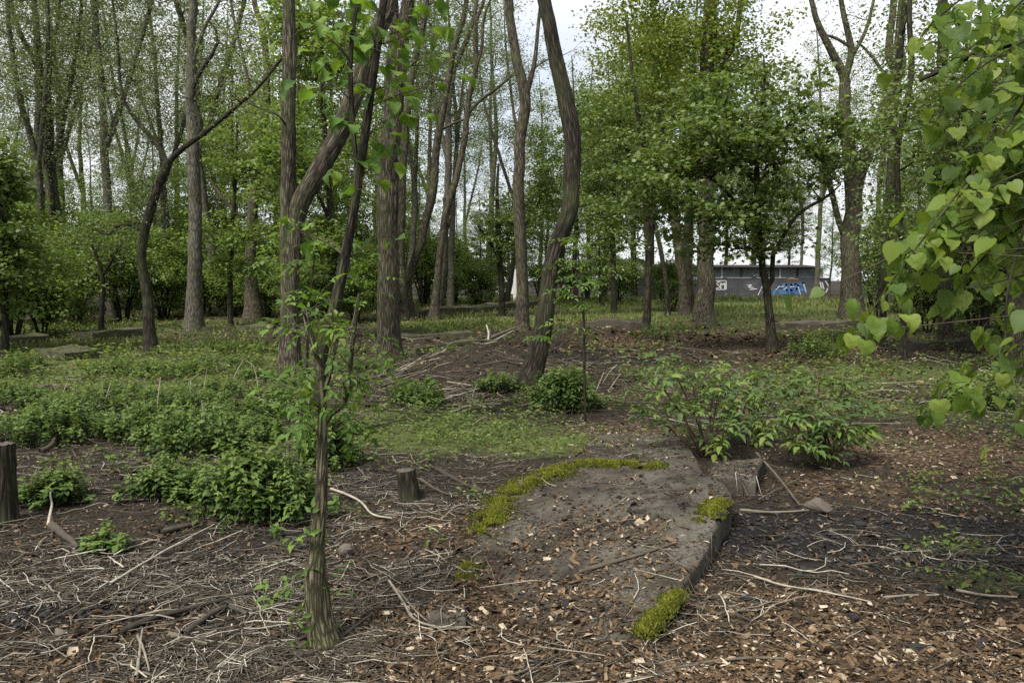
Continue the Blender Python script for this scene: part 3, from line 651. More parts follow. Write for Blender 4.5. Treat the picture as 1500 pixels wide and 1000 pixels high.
traced('young_maple_tree', 'young maple with a slender dark trunk and a wide layered green crown',
   [[(1130, 516, 15), (1129, 480, 13), (1126, 453, 12), (1121, 412, 11), (1117, 385, 10), (1112, 330, 9), (1108, 260, 8), (1112, 190, 6), (1120, 120, 4), (1118, 80, 2)],
    [(1123, 425, 7), (1134, 402, 7), (1130, 380, 7), (1150, 340, 6), (1170, 312, 5), (1211, 289, 4), (1232, 270, 2)],
    [(1114, 350, 6), (1080, 300, 5), (1040, 260, 4), (990, 240, 3)], [(1108, 270, 5), (1060, 215, 4), (1020, 180, 3)], [(1112, 240, 5), (1150, 190, 4), (1180, 150, 2)]],
   [dict(px=(1095, 185, 140, 125), rd=1.9, limbs=24, twigs=250, n=26, clump=.12, **MAP), dict(px=(980, 250, 110, 85), rd=1.5, limbs=14, twigs=130, n=24, clump=.13, **MAP),
    dict(px=(1075, 325, 150, 60), rd=1.6, limbs=13, twigs=120, n=20, clump=.13, **MAP), dict(px=(1190, 215, 75, 90), rd=1.3, limbs=9, twigs=70, n=20, clump=.14, **MAP)], 31, 'l_maple', bark='bark_dark', sides=14)
traced('tall_grey_tree', 'tall straight grey brown trunk, thickest of the group behind the young maple',
   [[(1031, 478, 30), (1032, 450, 26), (1034, 402, 24), (1032, 300, 22), (1033, 200, 21), (1035, 102, 20), (1043, 0, 18), (1050, -150, 14), (1045, -350, 7)],
    [(1033, 150, 9), (1075, 60, 8), (1085, 0, 7), (1100, -100, 4)]],
   [dict(px=(1010, 50, 150, 110), rd=3.0, limbs=20, twigs=320, n=34, **dict(MAP, T=T_RH, L=.12, W=.8, spray=.3, flatness=.4)),
    dict(px=(1050, -220, 200, 170), limbs=9, twigs=120, n=18, **dict(ROB, L=.12))], 32, 'l_bronze', bark='bark', sides=20)
traced('slim_grey_tree', 'slim grey trunk leaning left beside the thick straight trunk',
   [[(1005, 462, 18), (1003, 430, 16), (1000, 402, 15), (990, 334, 14), (983, 300, 13), (972, 220, 11), (968, 120, 9), (960, 40, 7), (950, -40, 4)]],
   [dict(px=(940, 110, 100, 110), rd=2.6, limbs=14, twigs=220, n=30, **dict(MAP, T=T_RH, L=.12, W=.8, spray=.3, flatness=.4))], 33, 'l_bronze', bark='bark', sides=14)
traced('slim_grey_tree', 'short dark trunk wedged between two grey trunks behind the young maple',
   [[(1012, 462, 13), (1009, 420, 12), (1005, 368, 11), (1008, 300, 9), (1012, 230, 6)]], [dict(px=(1010, 240, 80, 60), rd=2, limbs=6, twigs=70, n=18, **dict(MAP, T=T_RH, W=.8))], 34, 'l_maple', bark='bark_dark', sides=12)
traced('dark_slim_tree', 'dark slim straight trunk standing beside the red brown litter heap',
   [[(946, 484, 12), (948, 450, 11), (949, 402, 10), (948, 317, 10), (945, 240, 8), (935, 170, 7), (925, 100, 5), (918, 30, 3)],
    [(947, 330, 5), (960, 334, 5), (930, 260, 4), (912, 200, 3)]],
   [dict(px=(920, 190, 80, 90), rd=2.0, limbs=9, twigs=120, n=20, **dict(MAP, T=T_RH, L=.12, W=.75)), dict(px=(900, 320, 80, 45), rd=1.8, limbs=6, twigs=80, n=20, **dict(MAP, T=T_RH, L=.12, W=.75))], 35, 'l_maple', bark='bark_dark', sides=12)
traced('thin_dark_tree', 'very thin dark leaning trunk between the dark slim trunk and the grey pair',
   [[(978, 462, 8), (977, 426, 7), (970, 378, 7), (960, 334, 6), (950, 290, 4)]], [dict(px=(945, 275, 60, 45), rd=1.5, limbs=4, twigs=40, n=16, **dict(MAP, T=T_RH, W=.75))], 36, 'l_dark', bark='bark_dark', sides=10)
traced('big_forked_tree', 'big grey trunk forking high into bare spreading limbs beside the graffiti wall',
   [[(1249, 465, 32), (1249, 430, 28), (1247, 380, 26), (1246, 334, 25), (1248, 306, 24), (1246, 238, 20), (1237, 170, 17), (1238, 129, 16), (1235, 108, 13), (1202, 44, 9), (1188, 0, 7), (1170, -90, 4)],
    [(1237, 118, 10), (1247, 82, 10), (1245, 58, 9), (1232, 3, 7), (1225, -80, 5)], [(1250, 80, 6), (1268, 45, 5), (1280, 0, 4), (1290, -60, 3)],
    [(1252, 290, 18), (1262, 245, 19), (1294, 163, 19), (1307, 122, 19), (1318, 99, 17), (1316, 68, 13), (1322, 0, 11), (1330, -120, 7)], [(1312, 100, 12), (1301, 78, 10), (1309, 0, 9), (1300, -100, 6)],
    [(1240, 350, 11), (1231, 330, 9), (1216, 272, 8), (1209, 231, 7), (1195, 195, 5)], [(1247, 70, 5), (1222, 55, 4), (1200, 50, 3)], [(1295, 108, 5), (1275, 80, 4), (1255, 60, 3)]],
   [dict(px=(1230, 30, 75, 90), rd=2.5, limbs=9, twigs=90, n=9, **dict(ROB, L=.1)), dict(px=(1230, 230, 70, 80), rd=2.5, limbs=9, twigs=140, n=20, **dict(ROB, L=.13, W=.8)),
    dict(px=(1300, -120, 150, 120), limbs=8, twigs=90, n=14, **ROB)], 37, 'l_maple', bark='bark', sides=22)
traced('dark_slim_tree', 'thin dark trunk rising behind the hanging linden leaves',
   [[(1324, 530, 10), (1323, 490, 9), (1323, 453, 9), (1322, 380, 9), (1316, 300, 8), (1314, 224, 8), (1324, 163, 8), (1335, 109, 8), (1332, 17, 7), (1335, -60, 5)]],
   [dict(px=(1350, 180, 90, 130), rd=1.6, limbs=10, twigs=130, n=18, **dict(ROB, L=.1, W=.75)), dict(px=(1300, 340, 60, 60), rd=1.2, limbs=4, twigs=40, n=16, **dict(ROB, L=.1, W=.75))], 38, 'l_maple', bark='bark_dark', sides=12)
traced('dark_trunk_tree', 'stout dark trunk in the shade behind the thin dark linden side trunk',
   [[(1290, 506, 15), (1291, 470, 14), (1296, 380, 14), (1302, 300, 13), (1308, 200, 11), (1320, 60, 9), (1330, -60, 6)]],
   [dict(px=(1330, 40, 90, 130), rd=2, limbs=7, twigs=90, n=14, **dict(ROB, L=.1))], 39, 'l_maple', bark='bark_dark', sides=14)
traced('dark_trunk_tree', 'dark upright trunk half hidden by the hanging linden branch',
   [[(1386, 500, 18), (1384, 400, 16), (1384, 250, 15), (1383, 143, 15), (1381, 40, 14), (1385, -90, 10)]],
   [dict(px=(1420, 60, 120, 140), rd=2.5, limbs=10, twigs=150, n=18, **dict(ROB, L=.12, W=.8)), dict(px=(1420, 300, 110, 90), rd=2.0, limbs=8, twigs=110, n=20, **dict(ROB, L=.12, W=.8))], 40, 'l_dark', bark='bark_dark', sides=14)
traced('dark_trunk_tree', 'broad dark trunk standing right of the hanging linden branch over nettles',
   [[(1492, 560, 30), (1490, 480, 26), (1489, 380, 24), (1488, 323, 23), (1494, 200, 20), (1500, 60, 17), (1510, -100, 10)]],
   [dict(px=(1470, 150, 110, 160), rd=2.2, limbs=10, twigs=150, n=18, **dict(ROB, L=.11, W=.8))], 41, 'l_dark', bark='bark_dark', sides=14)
traced('slim_tree', 'tall slender double trunk rising behind the leafy thicket tree',
   [[(62, 462, 15), (61, 380, 13), (60, 306, 12), (56, 221, 11), (58, 119, 10), (52, 20, 8), (45, -80, 6)], [(70, 400, 9), (74, 306, 9), (66, 221, 8), (72, 120, 6), (84, 30, 4), (95, -50, 3)]],
   [dict(px=(50, 60, 90, 130), rd=2.8, limbs=10, twigs=140, n=12, **dict(ROB, L=.1)), dict(px=(90, 190, 60, 80), rd=2, limbs=5, twigs=50, n=9, **dict(ROB, L=.1))], 42, 'l_robinia', bark='bark_pale', sides=14)
traced('small_forked_tree', 'small dark tree forking into a round top beside the mossy low wall',
   [[(148, 484, 8), (149, 450, 7), (150, 402, 6), (145, 385, 5), (135, 360, 3)], [(150, 404, 5), (162, 385, 4), (172, 365, 3)]],
   [dict(px=(150, 345, 60, 40), rd=1.2, limbs=8, twigs=90, n=22, **dict(ROB, L=.08, W=.6))], 43, 'l_dark', bark='bark_dark', sides=10)

traced('bright_maple_tree', 'bright green maple filling the gap behind the forked robinia',
   [[(492, 496, 11), (490, 440, 10), (487, 350, 9), (480, 260, 8), (474, 160, 7), (470, 60, 5), (468, -60, 3)], [(486, 330, 6), (450, 250, 5), (410, 170, 3)], [(480, 250, 6), (515, 170, 5), (540, 90, 3)]],
   [dict(px=(460, 60, 105, 110), rd=1.9, limbs=18, twigs=240, n=26, **MAP), dict(px=(455, 240, 100, 90), rd=1.7, limbs=14, twigs=180, n=24, **MAP), dict(px=(470, 370, 90, 60), rd=1.4, limbs=9, twigs=110, n=24, **MAP)], 44, 'l_bright', bark='bark_dark', sides=12)
traced('bright_maple_tree', 'smaller light green maple between the pale trunk and the forked robinia',
   [[(338, 478, 8), (337, 430, 8), (340, 350, 7), (345, 260, 5), (348, 180, 3)], [(340, 340, 5), (315, 290, 3)]],
   [dict(px=(350, 210, 60, 90), rd=1.6, limbs=10, twigs=110, n=22, **MAP), dict(px=(340, 360, 70, 65), rd=1.5, limbs=10, twigs=120, n=24, **MAP)], 45, 'l_bright', bark='bark_dark', sides=10)
traced('leafy_thicket_tree', 'leafy green young tree standing before the slender double trunk',
   [[(8, 520, 10), (8, 450, 9), (4, 360, 8), (-4, 260, 5), (-8, 200, 3)], [(6, 400, 5), (30, 330, 3)]],
   [dict(px=(-10, 250, 50, 80), rd=1.1, limbs=10, twigs=110, n=24, **MAP), dict(px=(5, 380, 55, 70), rd=1.1, limbs=9, twigs=110, n=24, **MAP)], 46, 'l_maple', bark='bark_dark', sides=10)
traced('leafy_thicket_tree', 'broad dark green young tree behind the hanging linden leaves',
   [[(1445, 520, 12), (1443, 440, 10), (1440, 340, 9), (1436, 220, 7), (1440, 110, 4)], [(1440, 320, 6), (1400, 260, 3)], [(1442, 350, 6), (1480, 280, 3)]],
   [dict(px=(1440, 180, 100, 120), rd=1.7, limbs=14, twigs=190, n=24, **MAP), dict(px=(1430, 370, 110, 80), rd=1.5, limbs=12, twigs=160, n=24, **MAP)], 47, 'l_maple', bark='bark_dark', sides=10)
traced('leafy_thicket_tree', 'dark green young tree closing the gap beside the slim straight grey trunk',
   [[(735, 462, 9), (735, 420, 9), (730, 350, 8), (728, 280, 5), (730, 240, 3)], [(733, 380, 5), (700, 330, 3)]],
   [dict(px=(735, 330, 60, 60), rd=2.0, limbs=12, twigs=150, n=24, **dict(MAP, T=T_RH, L=.13, W=.8)), dict(px=(790, 270, 45, 80), rd=2.0, limbs=10, twigs=130, n=22, **dict(MAP, T=T_RH, L=.13, W=.8))], 48, 'l_maple', bark='bark_dark', sides=10)

# ---- generic trees and bushes: a few prototypes, copied one by one
def proto_stem(h, r, rg, lean=.05):
    k = 7; z = np.linspace(0, h, k); P = np.c_[np.cumsum(rg.normal(0, lean * h / k, k)), np.cumsum(rg.normal(0, lean * h / k, k)), z]; P -= P[0]; P[0, 2] = -.3
    return P, np.linspace(r, r * .15, k), .4
def make_proto(kind, seed):
    rg = np.random.default_rng(seed)
    if kind == 'sparse':
        h = rg.uniform(17, 20); st = [proto_stem(h, .2, rg, .1)]
        q = st[0][0]; st.append((np.array([q[2], q[2] + (.8, .3, 2.5), q[2] + (1.8, .5, 6), q[2] + (2.2, .3, 9)]), np.array((.11, .1, .07, .02)), 0))
        cr = [dict(c=(0, 0, h * .66), r=(3.4, 3.4, h * .36), limbs=38, twigs=420, n=30, T=T_RH, L=.115, W=.6, spray=.2, flatness=.7, clump=.14, thick=.06)]
        return grow(st, cr, seed, 'l_robinia', bark='bark_pale', sides=9)
    if kind == 'dense':
        h = rg.uniform(13, 16); st = [proto_stem(h, .18, rg, .06)]
        cr = [dict(c=(0, 0, h * .55), r=(3.6, 3.6, h * .42), limbs=40, twigs=480, n=30, T=T_RH, L=.15, W=.8, spray=.26, clump=.14, flatness=.35, thick=.05, droop=.35)]
        return grow(st, cr, seed, 'l_maple', bark='bark_dark', sides=9)
    if kind == 'bright':
        h = rg.uniform(12, 15); st = [proto_stem(h, .15, rg, .08)]
        cr = [dict(c=(0, 0, h * .58), r=(3.2, 3.2, h * .42), limbs=34, twigs=400, n=26, T=T_RH, L=.13, W=.8, spray=.22, clump=.14, flatness=.35, thick=.05)]
        return grow(st, cr, seed, 'l_bright', bark='bark', sides=9)
    if kind in ('bush', 'bush_bright', 'bush_dark'):
        st = []
        for i in range(6):
            a = i * 1.05 + rg.uniform(-.3, .3); d = np.array((math.cos(a), math.sin(a), 0))
            st.append((np.array([d * .08 + (0, 0, -.15), d * .25 + (0, 0, .6), d * .55 + (0, 0, 1.3), d * .8 + (0, 0, 2.0)]), np.array((.035, .028, .018, .006)), 0))
        cr = [dict(c=(rg.normal(0, .3), rg.normal(0, .3), 2.3), r=(.9, .9, .8), limbs=8, twigs=60, n=22, T=T_RH, L=.1, W=.7, clump=.2, spray=.14, thick=.03), dict(c=(0, 0, 1.45), r=(1.4, 1.4, 1.25), limbs=24, twigs=240, n=26, T=T_RH, L=.1, W=.7, clump=.15, spray=.14, flatness=.5, thick=.03)]
        return grow(st, cr, seed, {'bush': 'l_bush', 'bush_bright': 'l_bright', 'bush_dark': 'l_maple'}[kind], bark='bark_dark', sides=6)
PROTO = {k: [make_proto(k, 300 + 10 * i + j) for j in range(c)] for i, (k, c) in enumerate((('sparse', 3), ('dense', 3), ('bright', 2), ('bush', 3), ('bush_bright', 2), ('bush_dark', 2)))}
NAMES = {'sparse': ('robinia_tree', 'tall sparse fine leaved tree of the far wood', 'tree', 'sparse tall trees of the far wood'),
         'dense': ('leafy_tree', 'dense broad leaved green tree of the far wood', 'tree', 'dense green trees of the far wood'),
         'bright': ('leafy_tree', 'bright fresh green tree of the far wood', 'tree', 'bright green trees of the far wood'),
         'bush': ('leafy_bush', 'mid green rounded bush in the undergrowth', 'bush', 'mid green undergrowth bushes'),
         'bush_bright': ('leafy_bush', 'light green leafy bush in the undergrowth', 'bush', 'light green undergrowth bushes'),
         'bush_dark': ('leafy_bush', 'dark green dense bush in the undergrowth', 'bush', 'dark green undergrowth bushes')}
def put(kind, x, y, s=1.0, sz=None, v=None, label=None):
    nm, lb, ct, gr = NAMES[kind]; pr = PROTO[kind][(v if v is not None else rng.integers(0, 99)) % len(PROTO[kind])]
    o = thing(nm, label or lb, ct, (x, y, float(height(x, y))), rng.uniform(0, 6.28), gr); o.scale = (s, s, sz or s)
    obj('trunk' if ct == 'tree' else 'stems', pr[0], o); obj('crown' if ct == 'tree' else 'foliage', pr[1], o)
    return o
MARKS = [(0, 'slender double trunk'), (150, 'small dark forked tree'), (225, 'dark twisted forked tree'), (290, 'pale straight trunk'), (370, 'low concrete footing'), (430, 'forked robinia'), (500, 'foreground sapling'), (575, 'thick robinia'),
         (620, 'slender twin trunks'), (690, 'long low wall'), (765, 'slim straight trunk'), (835, 'crooked dark trunk'), (900, 'white gabled house'), (950, 'red brown litter heap'), (1030, 'thick straight grey trunk'), (1125, 'young maple'), (1250, 'big forked trunk'), (1325, 'thin dark linden side trunk'), (1400, 'hanging linden branch'), (1500, 'broad dark trunk')]
ORD = ['', ', second back', ', third back', ', fourth back', ', fifth back', ', sixth back']; FAR = []
def putpx(kind, px, Y_, **k):
    o = put(kind, (px - 750) / FPX * Y_, Y_, **k); mk = min(MARKS, key=lambda q: abs(q[0] - px))[1]
    o['label'] = o['label'].replace('of the far wood', 'behind the ' + mk).replace('in the undergrowth', 'behind the ' + mk); FAR.append((Y_, o)); return o
for px, Y_ in ((-40, 34), (20, 45), (95, 38), (130, 52), (175, 44), (215, 60), (262, 48), (330, 56), (395, 62), (-90, 60), (60, 70), (300, 75), (690, 70), (625, 52), (790, 62), (715, 48),
               (860, 55), (110, 32), (330, 31), (250, 36), (165, 30), (45, 29), (640, 33), (660, 38), (740, 43), (590, 36), (1170, 78), (1195, 60), (1285, 55), (1310, 75)): putpx('sparse', px, Y_, s=rng.uniform(.85, 1.1))
for px, Y_, s in ((845, 40, .85), (900, 34, .8), (955, 48, 1.25), (1010, 46, 1.3), (885, 54, 1.2), (1105, 80, 1.6), (1060, 84, 1.3), (1115, 90, 1.3), (1150, 95, 1.0), (930, 62, 1.5), (745, 58, .62), (705, 46, .45), (800, 50, .7), (1400, 42, .9), (1480, 36, .8), (1550, 45, 1), (1345, 52, 1),
                  (1440, 60, 1.1), (-20, 40, .55), (30, 55, .7)): putpx('dense', px, Y_, s=s)
for px, Y_, s in ((20, 30, .5), (90, 36, .55), (150, 42, .65), (200, 38, .6), (300, 40, .65), (60, 46, .7), (240, 46, .75), (620, 44, .55), (665, 50, .5), (580, 40, .55), (760, 60, .5), (820, 46, .5), (880, 44, .55), (1215, 50, .5), (1290, 48, .6), (1345, 40, .55), (360, 32, .8), (460, 27, .8), (500, 36, 1), (545, 45, 1), (400, 44, 1), (320, 40, .8), (450, 55, 1.1), (520, 60, 1.1), (600, 66, 1.0), (240, 52, .7), (1440, 30, .6)): putpx('bright', px, Y_, s=s)
for px, Y_, s, kd in ((15, 20, 1.2, 'bush_bright'), (60, 21, .95, 'bush'), (-30, 26, 1.5, 'bush'), (110, 26, 1.2, 'bush'), (180, 28, 1.3, 'bush_bright'), (240, 30, 1.2, 'bush_bright'), (300, 33, 1.3, 'bush'), (345, 31, 1.2, 'bush_bright'), (20, 34, 1.8, 'bush_bright'),
                  (90, 37, 1.8, 'bush'), (160, 40, 2.0, 'bush'), (250, 42, 2.0, 'bush'), (330, 45, 2.0, 'bush_bright'), (400, 40, 1.8, 'bush_bright'), (455, 35, 1.5, 'bush_bright'), (500, 38, 1.7, 'bush'), (540, 42, 1.7, 'bush_bright'),
                  (390, 30, 1.0, 'bush'), (470, 26, .9, 'bush'), (520, 27, .9, 'bush_bright'), (620, 46, 1.6, 'bush'), (665, 44, 1.3, 'bush'), (700, 42, 1.1, 'bush'), (655, 56, 1.6, 'bush_bright'), (590, 50, 1.9, 'bush'), (720, 56, 1.2, 'bush'),
                  (790, 56, 1.2, 'bush_dark'), (830, 54, 1.3, 'bush'), (905, 50, 1.45, 'bush_bright'), (860, 58, 1.2, 'bush_dark'), (985, 36, .8, 'bush_dark'), (970, 50, 1.0, 'bush'), 
                  (1280, 40, 1.4, 'bush_dark'), (1330, 34, 1.4, 'bush'), (1380, 28, 1.3, 'bush_dark'), (1430, 24, 1.25, 'bush_dark'), (1480, 20, 1.2, 'bush_dark'), (1360, 22, .75, 'bush_dark'), (1520, 16, 1.1, 'bush_dark'), (1410, 36, 1.8, 'bush'), (1470, 34, 2.0, 'bush_dark'),
                  (1345, 46, 2, 'bush'), (-60, 16, 1.3, 'bush_bright'), (1560, 26, 1.8, 'bush')):
    putpx(kd, px, Y_, s=s * rng.uniform(.92, 1.08), sz=s * rng.uniform(.8, 1.1))
_seen = {}
for Y_, o in sorted(FAR, key=lambda q: q[0]):
    lb0 = o['label']; k_ = _seen.get(lb0, 0); _seen[lb0] = k_ + 1; o['label'] = lb0 + ORD[min(k_, 5)]
for px, py, s, kd, lb in ((68, 480, .8, 'bush', 'small rounded bush growing on roots by the mossy wall remnant'), (430, 470, .7, 'bush_bright', 'light green understory bush behind the forked robinia foot')):
    q = gp(px, py); put(kd, q[0], q[1], s=s, label=lb)

# ------------------------------------------------------------------ far buildings and graffiti wall
M['wall_dark'] = plain('dark_painted_wall', (.06, .06, .066), .85, .4, 1.2)
M['wall_grey'] = plain('grey_panel', (.2, .225, .24), .8, .25, 2)
M['white'] = plain('white_paint', (.62, .62, .6), .7, .12, 3)
M['roof'] = plain('dark_roof', (.028, .026, .024), .85, .3, 2)
M['spray_white'] = plain('white_spray_paint', (.55, .56, .56), .7, .15, 4)
M['spray_blue'] = plain('blue_spray_paint', (.05, .13, .27), .7, .3, 3)
M['spray_dark'] = plain('black_spray_paint', (.012, .012, .014), .7, .2, 3)
M['spray_orange'] = plain('orange_spray_paint', (.4, .16, .06), .7, .2, 3)
M['glass'] = plain('dark_glass', (.02, .024, .028), .15, .2, 2)
WY = gp(1100, 433)[1]; wz0 = gp(1100, 433)[2]; wpm = WY / FPX
def wx(px): return (px - 750) * wpm
def wz(py): return at(750, py, WY)[2]
wr = thing('graffiti_wall', 'long dark low shed wall with white and blue graffiti beyond the clearing', 'wall', (wx(1000), WY, wz0))
def wpart(name, boxes, mat, parent=wr, y0=0.0):
    mb = MB()
    for (xa, xb, ya, yb, th, yo) in boxes:
        box(mb, ((wx(xa) + wx(xb)) / 2 - wx(1000), yo + th / 2, (wz(ya) + wz(yb)) / 2 - wz0), abs(wx(xb) - wx(xa)), th, abs(wz(ya) - wz(yb)))
    return obj(name, mb.mesh(name, M[mat], False), parent)
wpart('wall', [(860, 1215, 440, 407, .3, 0)], 'wall_dark')
wpart('upper_wall', [(965, 1195, 406.8, 392, .2, .06)], 'wall_grey')
for i, xx in enumerate((968, 1000, 1026, 1055, 1084, 1112, 1140, 1166, 1191)):
    wpart('panel_post', [(xx, xx + 2.4, 406.7, 392, .06, -.002)], 'wall_dark' if i % 3 else 'white')
wpart('white_panel', [(1195.4, 1205, 406.8, 393, .2, .05)], 'white')
mb = MB(); ov = .6
mb.add(np.array([(wx(955) - wx(1000), -ov, wz(391.5) - wz0), (wx(1206) - wx(1000), -ov, wz(391.5) - wz0), (wx(1206) - wx(1000), 4.5, wz(391.5) - wz0), (wx(955) - wx(1000), 4.5, wz(391.5) - wz0),
                 (wx(975) - wx(1000), 1.6, wz(387.5) - wz0), (wx(1186) - wx(1000), 1.6, wz(387.5) - wz0)]),
       [(0, 1, 5, 4), (2, 3, 4, 5)]); mb.add(mb.v[0], [(1, 2, 5), (3, 0, 4)]); mb.add(mb.v[0], [(3, 2, 1, 0)])
obj('roof', mb.mesh('roof', M['roof'], False), wr)
wpart('side_wall', [(1000.5, 1004, 440, 392, 4.0, .4), (1190, 1194, 440, 392, 4.0, .4)], 'wall_grey')
def strokes(name, lines, w, mat, yo):
    mb = MB()
    for ln in lines:
        P = np.array([(wx(x_) - wx(1000), yo, wz(y_) - wz0) for x_, y_ in ln])
        for a_, b_ in zip(P[:-1], P[1:]):
            d = b_ - a_; L = np.linalg.norm(d) + w * wpm * .8
            box(mb, (a_ + b_) / 2, L, .012, w * wpm, ry=-math.atan2(d[2], d[0]))
    return obj(name, mb.mesh(name, M[mat], False), wr)
strokes('graffiti_outline', [[(1041, 411), (1063, 411)], [(1041, 424), (1063, 424)], [(1063, 411), (1063, 424)], [(1041, 411), (1041, 424)]], 1.1, 'spray_white', -.012)
strokes('graffiti_letter', [[(1047, 413), (1043, 413), (1043, 417), (1047, 418), (1047, 422), (1043, 422)]], 1.6, 'spray_white', -.018)
strokes('graffiti_letter', [[(1053, 413), (1049, 414), (1049, 417), (1053, 418), (1053, 422), (1049, 422)]], 1.6, 'spray_white', -.024)
strokes('graffiti_letter', [[(1055, 423), (1055, 413), (1058, 418), (1061, 413), (1061, 423)]], 1.6, 'spray_white', -.03)
strokes('graffiti_tag', [[(1094, 418), (1101, 417), (1095, 421), (1103, 421)], [(1098, 424), (1108, 423)], [(1101, 401), (1104, 405), (1107, 400), (1109, 405)], [(1014, 409), (1020, 409)]], 1.0, 'spray_white', -.012)
bl = MB()
strokes('graffiti_piece', [[(1132, 431), (1137, 422), (1143, 418), (1151, 417), (1153, 430)], [(1140, 426), (1152, 425)], [(1155, 430), (1158, 417), (1164, 416), (1166, 423), (1158, 425), (1167, 430)],
                           [(1170, 430), (1168, 418), (1175, 414), (1177, 421)], [(1142, 429), (1150, 429)], [(1172, 425), (1179, 424)]], 3.4, 'spray_blue', -.012)
strokes('graffiti_outline', [[(1136, 424), (1141, 419), (1147, 420)], [(1147, 424), (1151, 421)], [(1168, 420), (1172, 431)], [(1156, 420), (1163, 420)], [(1176, 416), (1180, 428)]], .8, 'spray_white', -.03)
strokes('graffiti_outline', [[(1110, 432), (1114, 423), (1118, 415)], [(1120, 420), (1117, 428)]], .8, 'spray_white', -.012)
strokes('graffiti_stripe', [[(1152, 408.6), (1168, 408.6)]], 1.2, 'spray_orange', -.012)
strokes('graffiti_arrow', [[(1195, 431), (1203, 423), (1199, 412)], [(1199, 431), (1206, 424), (1203, 414)], [(1208, 412), (1213, 419), (1209, 428)]], 1.7, 'spray_white', -.012)
# white gabled house further back
def house(name, label, xa, xb, base_py, eave, ridge, Y_, dep):
    z = lambda py: at(750, py, Y_)[2]; s = Y_ / FPX; x0, x1 = (xa - 750) * s, (xb - 750) * s
    zb = float(height((x0 + x1) / 2, Y_)); rt = thing(name, label, 'building', ((x0 + x1) / 2, Y_, zb)); w = x1 - x0; he = z(eave) - zb; hr = z(ridge) - zb
    mb = MB()
    mb.add(np.array([(-w / 2, 0, -.6), (w / 2, 0, -.6), (w / 2, 0, he), (0, 0, hr), (-w / 2, 0, he), (-w / 2, dep, -.6), (w / 2, dep, -.6), (w / 2, dep, he), (0, dep, hr), (-w / 2, dep, he)]), [(0, 1, 2, 3, 4)])
    mb.add(mb.v[0], [(9, 8, 7, 6, 5)]); mb.add(mb.v[0], [(1, 6, 7, 2), (0, 4, 9, 5)])
    obj('wall', mb.mesh('wall', M['white'], False), rt)
    o_ = .35; t = .12; mb = MB()
    for sg in (-1, 1):
        e = np.array((sg * (w / 2 + o_), 0, he - o_ * (hr - he) / (w / 2) + .02)); rdg = np.array((0, 0, hr + .02))
        V = [e + (0, -o_, 0), rdg + (0, -o_, 0), rdg + (0, dep + o_, 0), e + (0, dep + o_, 0)]; V = np.array(V + [v + (0, 0, t) for v in V])
        mb.add(V, [(0, 1, 2, 3), (7, 6, 5, 4), (0, 4, 5, 1), (1, 5, 6, 2), (2, 6, 7, 3), (3, 7, 4, 0)])
    obj('roof', mb.mesh('roof', M['roof'], False), rt)
    for q in (-.25, .25):
        mb = MB(); box(mb, (q * w, -.02, he * .55), w * .16, .08, he * .42); o2 = obj('window', mb.mesh('window', M['glass'], False), rt)
        mb = MB()
        for dx, dz, bw, bh in ((-.09, 0, .03, .46), (.09, 0, .03, .46), (0, .23, .21, .04), (0, -.23, .21, .04)):
            box(mb, (q * w + dx * w, -.04, he * .55 + dz * he), bw * w, .1, bh * he)
        obj('frame', mb.mesh('frame', M['wall_grey'], False), o2)
    return rt
house('white_house', 'small white gabled house with dark roof beside the graffiti wall', 900, 962, 434, 392, 379, 70, 7)
house('pale_shed', 'pale grey gabled shed glimpsed between the slim trunk and the bushes', 706, 752, 438, 408, 390, 72, 6)
q = gp(756, 440); mb = MB(); tube(mb, [q + (0, 0, -.2), q + (0, 0, 1.2), q + (.02, 0, 2.5)], [.2, .2, .19], 10)
box(mb, q + (.0, 0, 2.56), .5, .5, .1)
tag(obj('white_post', mb.mesh('white_post', M['white'], True, q), None, q), 'white upright post beside the pale grey shed', 'post')

# ------------------------------------------------------------------ foreground sapling (corrugated bark) with single leaves
def leaflet_mesh(name, mat, n_pairs, L, leafL, leafW, seed, petiole=.03):
    rg = np.random.default_rng(seed); mb = MB(); K = np.array([(0, 0, 0), (petiole + L * .5, 0, .01), (petiole + L, 0, -.02)])
    tube(mb, spline(K, 5), [.0016, .0014, .0012, .001, .0008], 3, 1, .5, False)
    P, D, LL = [], [], []
    for i in range(n_pairs):
        t = petiole + L * (.15 + .75 * i / max(1, n_pairs - 1) if n_pairs > 1 else .5)
        for s in (-1, 1):
            P.append((t, s * .002, 0)); D.append((.45 + .2 * rg.random(), s, -.15 + .2 * rg.normal())); LL.append(leafL * rg.uniform(.75, 1.0))
    P.append((petiole + L, 0, -.02)); D.append((1, .1 * rg.normal(), -.25)); LL.append(leafL * 1.1)
    P, D, LL = np.array(P), np.array(D, float), np.array(LL)
    leaves(mb, P, D, np.array((0, 0, 1.)) + rg.normal(0, .2, (len(P), 3)), LL, LL * leafW, T_OV, .5)
    return mb.mesh(name, [mat, M['stem_green']], True)
